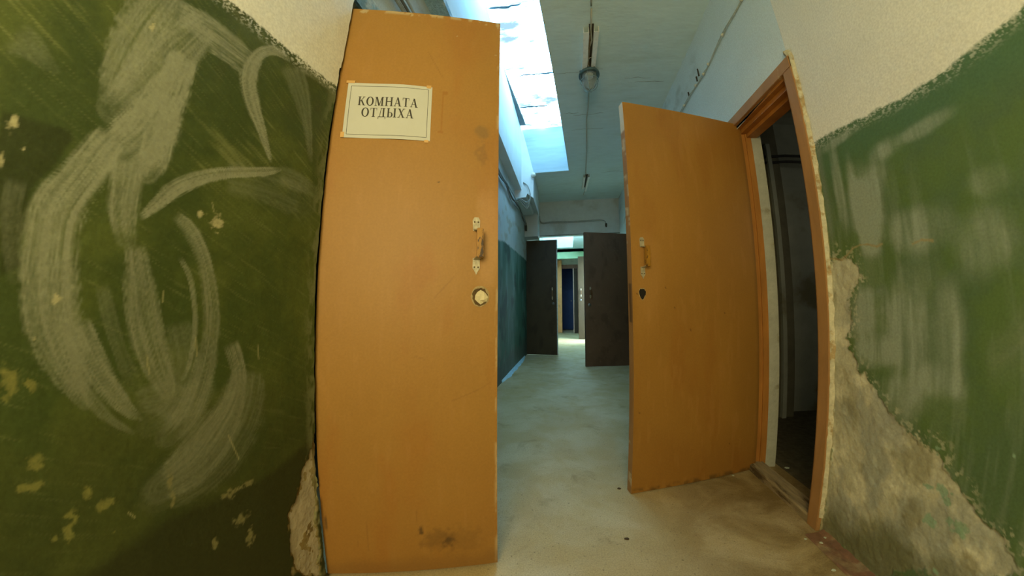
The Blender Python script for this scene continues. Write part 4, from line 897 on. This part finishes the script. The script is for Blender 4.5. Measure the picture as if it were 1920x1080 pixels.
# ------------------------------------------------------------------ caged lamp on the ceiling
M_RAIL = mat('lamp_rail_paint', (0.92, 0.95, 0.95), 0.5, 0.12, 25, color2=(0.10, 0.07, 0.05), c2scale=18, c2lo=.66, c2hi=.72)
M_CAP = mat('lamp_cap_enamel', (0.07, 0.13, 0.16), 0.45, 0.2, 20)
M_WIRE = mat('pale_cable', (0.46, 0.46, 0.40), 0.6, 0.15, 30)
M_GUTS = mat('dark_wiring', (0.05, 0.045, 0.035), 0.8, 0.3, 40)
M_CAGE = mat('cage_wire', (0.34, 0.44, 0.47), 0.4, 0.1, 20, metal=0.6)
M_DOME = bpy.data.materials.new('lamp_glass'); M_DOME.use_nodes = True
g_ = M_DOME.node_tree.nodes['Principled BSDF']; g_.inputs['Base Color'].default_value = (0.86, 0.97, 1.0, 1); g_.inputs['Roughness'].default_value = 0.12; g_.inputs['Transmission Weight'].default_value = 0.82; g_.inputs['IOR'].default_value = 1.25
LX, LY = 0.226, 2.315
lp = empty('caged_lamp', (LX, LY, 2.62)); tag(lp, 'caged glass lamp with dark cap hanging from twin rails on the ceiling', 'lamp')
zt = zc(LY)
def rail(x, y0, y1, w, root, dx=0.0, hz=0.055):
    z0, z1 = zc(y0), zc(y1); b = MB()
    prof = [(-w/2, -0.001), (-w/2, -hz), (w/2, -hz), (w/2, -0.001), (w/2-0.003, -0.001), (w/2-0.003, -hz+0.003), (-w/2+0.003, -hz+0.003), (-w/2+0.003, -0.001)]
    k = len(prof)
    vs = [(x+p[0], y0, z0+p[1]) for p in prof]+[(x+dx+p[0], y1, z1+p[1]) for p in prof]
    b.add(vs, [(i, (i+1) % k, k+(i+1) % k, k+i) for i in range(k)]+[(0, 1, 6, 7), (1, 2, 5, 6), (2, 3, 4, 5), (k, k+7, k+6, k+1), (k+1, k+6, k+5, k+2), (k+2, k+5, k+4, k+3)])
    return rel(b.build('mounting_rail', M_RAIL), root)
rail(0.190, 1.885, 2.33, 0.040, lp); rail(0.264, 1.885, 2.26, 0.036, lp, -0.004)
rel(MB().box(0.211, 0.246, 1.86, 2.31, zt-0.026, zt-0.004).build('channel', M_GUTS), lp)
rel(MB().tube([(0.222, 1.72, zc(1.7)-.010), (0.226, 1.9, zt-.022), (0.236, 2.0, zt-.032), (0.214, 2.10, zt-.036), (0.220, 2.18, zt-.036), (0.212, 2.23, zt-.042), (0.250, 2.30, zt-.056)], 0.006, 8).build('wire', M_WIRE, smooth=True), lp)
rel(MB().tube([(0.216, 1.95, zt-.03), (0.222, 2.05, zt-.038), (0.218, 2.2, zt-.034), (0.232, 2.28, zt-.05)], 0.007, 8).build('wire', mat('brown_wire', (0.22, 0.17, 0.11), .7, .3, 50), smooth=True), lp)
rel(MB().tube([(0.199, 2.165, zt-.036), (0.222, 2.165, zt-.046), (0.247, 2.165, zt-.036)], 0.003, 6).build('tie', M_WIRE), lp)
cz = zt-0.02
rel(MB().lathe([(0.0, 0.0), (0.030, 0.0), (0.052, -0.012), (0.066, -0.036), (0.072, -0.050), (0.088, -0.056), (0.089, -0.072), (0.076, -0.076), (0.066, -0.070), (0.0, -0.060)], (LX, LY, cz), n=32).build('cap', M_CAP, smooth=True), lp)
for a in range(4):
    A = a*math.pi/2+0.5; rel(MB().lathe([(0.0, 0.0), (0.009, 0.0), (0.009, -0.03), (0.0, -0.03)], (LX+0.082*math.cos(A), LY+0.082*math.sin(A), cz-0.048), n=8).build('lug', M_CAP), lp)
dome = [(0.062, -0.066)]+[(0.062, -0.10), (0.0615, -0.125)]+[(0.061*math.cos(t_), -0.130-0.075*math.sin(t_)) for t_ in np.linspace(0.1, math.pi/2, 10)]
rel(MB().lathe(dome, (LX, LY, cz), n=32).build('glass_dome', M_DOME, smooth=True), lp)
rel(MB().lathe([(0.0, -0.062), (0.024, -0.062), (0.024, -0.10), (0.018, -0.105), (0.0, -0.105)], (LX, LY, cz), n=20).build('socket', mat('socket_grey', (0.55, 0.58, 0.58), .5, .1, 20), smooth=False), lp)
cg = MB()
for a in range(6):
    A = a*math.pi/3+0.26
    cg.tube([(LX+r_*math.cos(A), LY+r_*math.sin(A), cz+h_) for r_, h_ in [(0.076, -0.070), (0.074, -0.11), (0.072, -0.145), (0.062, -0.18), (0.042, -0.207), (0.016, -0.222), (0.003, -0.224)]], 0.0022, 6)
ring = [(LX+0.0745*math.cos(t_), LY+0.0745*math.sin(t_), cz-0.128) for t_ in np.linspace(0, 2*math.pi, 33)]
cg.tube(ring, 0.0022, 6, caps=False)
rel(cg.build('cage', M_CAGE, smooth=True), lp)

# second, empty lamp bracket further down
lb = empty('lamp_bracket', (0.31, 4.85, zc(4.85))); tag(lb, 'empty twin-rail lamp bracket on the ceiling near the corridor end', 'lamp bracket')
rail(0.292, 4.64, 5.15, 0.032, lb); rail(0.362, 4.64, 5.28, 0.030, lb, -0.02)
rel(MB().box(0.308, 0.346, 4.64, 5.12, zc(4.9)-0.028, zc(4.9)-0.006).build('channel', M_GUTS), lb)
rel(MB().tube([(0.34, 5.1, zc(5.1)-.02), (0.345, 5.3, zc(5.3)-.012), (0.325, 5.46, zc(5.46)-.02), (0.315, 5.47, zc(5.46)-.05)], 0.006).build('wire', M_WIRE), lb)

# ------------------------------------------------------------------ cables
def cable(name, pts, r, mt, label, parent=None, n=8):
    o = MB().tube(spline(pts, 6).tolist(), r, n).build(name, mt, parent, smooth=True)
    if label: tag(o, label, 'cable')
    return o
zz = lambda x, y, d=0.007: (x, y, zc(y)-d)
cable('ceiling_cable', [zz(.20, .9), zz(.212, 1.3), zz(.219, 1.70)], 0.006, M_WIRE, 'pale cable on the ceiling in front of the caged lamp')
cc = cable('ceiling_cable', [zz(.244, 2.40), zz(.243, 2.62), zz(.250, 2.9), zz(.247, 3.14), zz(.28, 3.8), zz(.308, 4.5), zz(.325, 4.66)], 0.0065, M_WIRE, 'pale cable on the ceiling running from the caged lamp to the empty bracket')
M_KNOB = mat('porcelain_clip', (0.60, 0.60, 0.52), 0.4, 0.1, 20)
rc = empty('wall_cable', (1.01, 1.9, 2.55)); tag(rc, 'thin twin cable on the upper right wall, clipped above the doorway', 'cable')
RP = [(1.0, 2.555), (1.393, 2.559), (1.654, 2.565), (1.895, 2.551), (1.987, 2.545), (2.134, 2.566), (2.395, 2.575), (3.2, 2.57), (4.4, 2.56), (4.95, 2.555), (5.2, 2.50), (5.4, 2.42)]
for dz in (0.0, 0.020):
    rel(MB().tube(spline([(1.012, y, z+dz*(1-.8*(i % 2))) for i, (y, z) in enumerate(RP)], 5).tolist(), 0.0030, 6).build('wire', mat('grey_green_wire', (0.46, 0.49, 0.44), .7, .2, 30), smooth=True), rc)
for (y, z) in RP[1:8]:
    rel(MB().lathe([(0.0, 0.018), (0.008, 0.016), (0.012, 0.006), (0.010, 0.0)], (1.018, y, z+0.008), (-1, 0, 0), 12).build('clip', M_KNOB, smooth=True), rc)
for (y, z, l) in [(2.06, 2.60, 0.055), (2.10, 2.585, 0.035), (2.28, 2.59, 0.03)]:
    rel(MB().tube([(1.012, y, z), (1.006, y-0.008, z+l)], 0.006, 6).build('loose_end', M_GUTS), rc)
cb_ = empty('cable_bundle', (-0.79, 4.2, 2.5)); tag(cb_, 'bundle of sagging grey cables along the upper left wall', 'cable')
LP = [(0.80, 2.40), (1.1, 2.41), (1.5, 2.44), (2.4, 2.47), (3.26, 2.495), (3.645, 2.52), (4.0, 2.50), (4.68, 2.565), (5.1, 2.53), (5.6, 2.505)]
GC = [(0.30, 0.33, 0.32), (0.12, 0.13, 0.12), (0.24, 0.22, 0.17), (0.36, 0.40, 0.40)]
for k in range(4):
    r_ = random.Random(k+5)
    rel(MB().tube(spline([(-0.772+0.010*(k % 2), y, z+0.022*(k-1.5)+r_.uniform(-.03, .03)) for y, z in LP], 6).tolist(), 0.008, 6).build('cable', mat('bundle_cable_%d' % k, GC[k], .7, .2, 20), smooth=True), cb_)
for k in range(3):
    rel(MB().tube(spline([(-0.775, 4.30, 2.55), (-0.71, 4.36, 2.60-0.02*k), (-0.60, 4.40, 2.55-0.05*k), (-0.55, 4.41, 2.64), (-0.585, 4.40, 2.80), (-0.66, 4.42, 2.86+.01*k)], 7).tolist(), 0.006, 6).build('cable_loop', mat('bundle_cable_%d' % (k % 4), GC[k], .7, .2, 20), smooth=True), cb_)
rel(MB().box(-0.788, -0.75, 5.45, 5.56, 2.40, 2.50).build('junction_box', mat('junction_dark', (0.06, 0.07, 0.07), .7, .2, 20), bevel=.004), cb_)
hc = empty('header_cable', (0.2, 5.89, 2.62)); tag(hc, 'twin cable along the white wall above the brown doors', 'cable')
HP = [(-0.54, 2.80), (-0.53, 2.70), (-0.47, 2.655), (-0.30, 2.665), (0.1, 2.655), (0.45, 2.655), (0.66, 2.655), (0.74, 2.63), (0.765, 2.575)]
for dz in (0, -0.022):
    rel(MB().tube(spline([(x, 5.885, z+dz*(1 if i < 7 else .2)) for i, (x, z) in enumerate(HP)], 6).tolist(), 0.006, 6).build('wire', mat('header_wire', (0.34, 0.40, 0.40), .7, .2, 20), smooth=True), hc)
rel(MB().lathe([(0.0, 0.05), (0.018, 0.045), (0.02, 0.0), (0.012, -0.03), (0, -0.035)], (0.765, 5.875, 2.53), n=12).build('cable_end', M_GUTS), hc)
sm = MB().lathe([(0.0, 0.0), (0.03, 0.0), (0.042, 0.02), (0.035, 0.05), (0.0, 0.055)], (-0.50, 4.43, 2.98), (0, -1, 0), 14).build('porcelain_insulator', M_KNOB, smooth=True)
tag(sm, 'small pale insulator at the far corner of the roof light', 'insulator')

# ------------------------------------------------------------------ bits on the floor
M_CHIP = mat('paint_flake', (0.55, 0.60, 0.50), 0.8, 0.15, 40)
for k, (x, y, s, lab) in enumerate([(1.23, 1.72, .014, 'largest pale paint flake, lying inside the store room doorway'), (0.965, 1.10, .008, 'pale paint flake on the floor by the red-brown skirting end'), (0.93, 1.14, .006, 'tiny pale flake on the floor in front of the threshold end'), (0.885, 1.66, .008, 'pale flake under the hinge side of the right orange door'), (0.92, 0.97, .009, 'mint flake on the floor near the right wall'), (1.00, 1.125, .006, 'mint flake on the red-brown skirting strip')]):
    r_ = random.Random(k); n_ = 6; z0 = 0.0 if x < 0.95 or x > 1.1 else 0.009
    ps = [(x+s*math.cos(2*math.pi*i/n_)*r_.uniform(.6, 1.2), y+s*math.sin(2*math.pi*i/n_)*r_.uniform(.5, 1)) for i in range(n_)]
    o = MB().prism(ps, z0+0.0005, z0+0.0025, 'z').build('paint_flake', M_CHIP); tag(o, lab, 'paint flake', 'paint flakes on the floor')
M_DIRT = mat('dirt_crumb', (0.07, 0.045, 0.02), 0.9, 0.2, 40)
for k, (x, y, s, lab) in enumerate([(0.255, 1.52, .007, 'dark crumb beside the lower free corner of the right orange door'), (0.235, 1.16, .007, 'dark crumb on the sandy floor in the foreground middle')]):
    r_ = random.Random(k+50); n_ = 7
    ps = [(x+s*1.5*math.cos(2*math.pi*i/n_)*r_.uniform(.6, 1.2), y+s*math.sin(2*math.pi*i/n_)*r_.uniform(.5, 1)) for i in range(n_)]
    o = MB().prism(ps, 0.0, 0.004, 'z').build('dirt_crumb', M_DIRT); tag(o, lab, 'crumb', 'dirt crumbs')
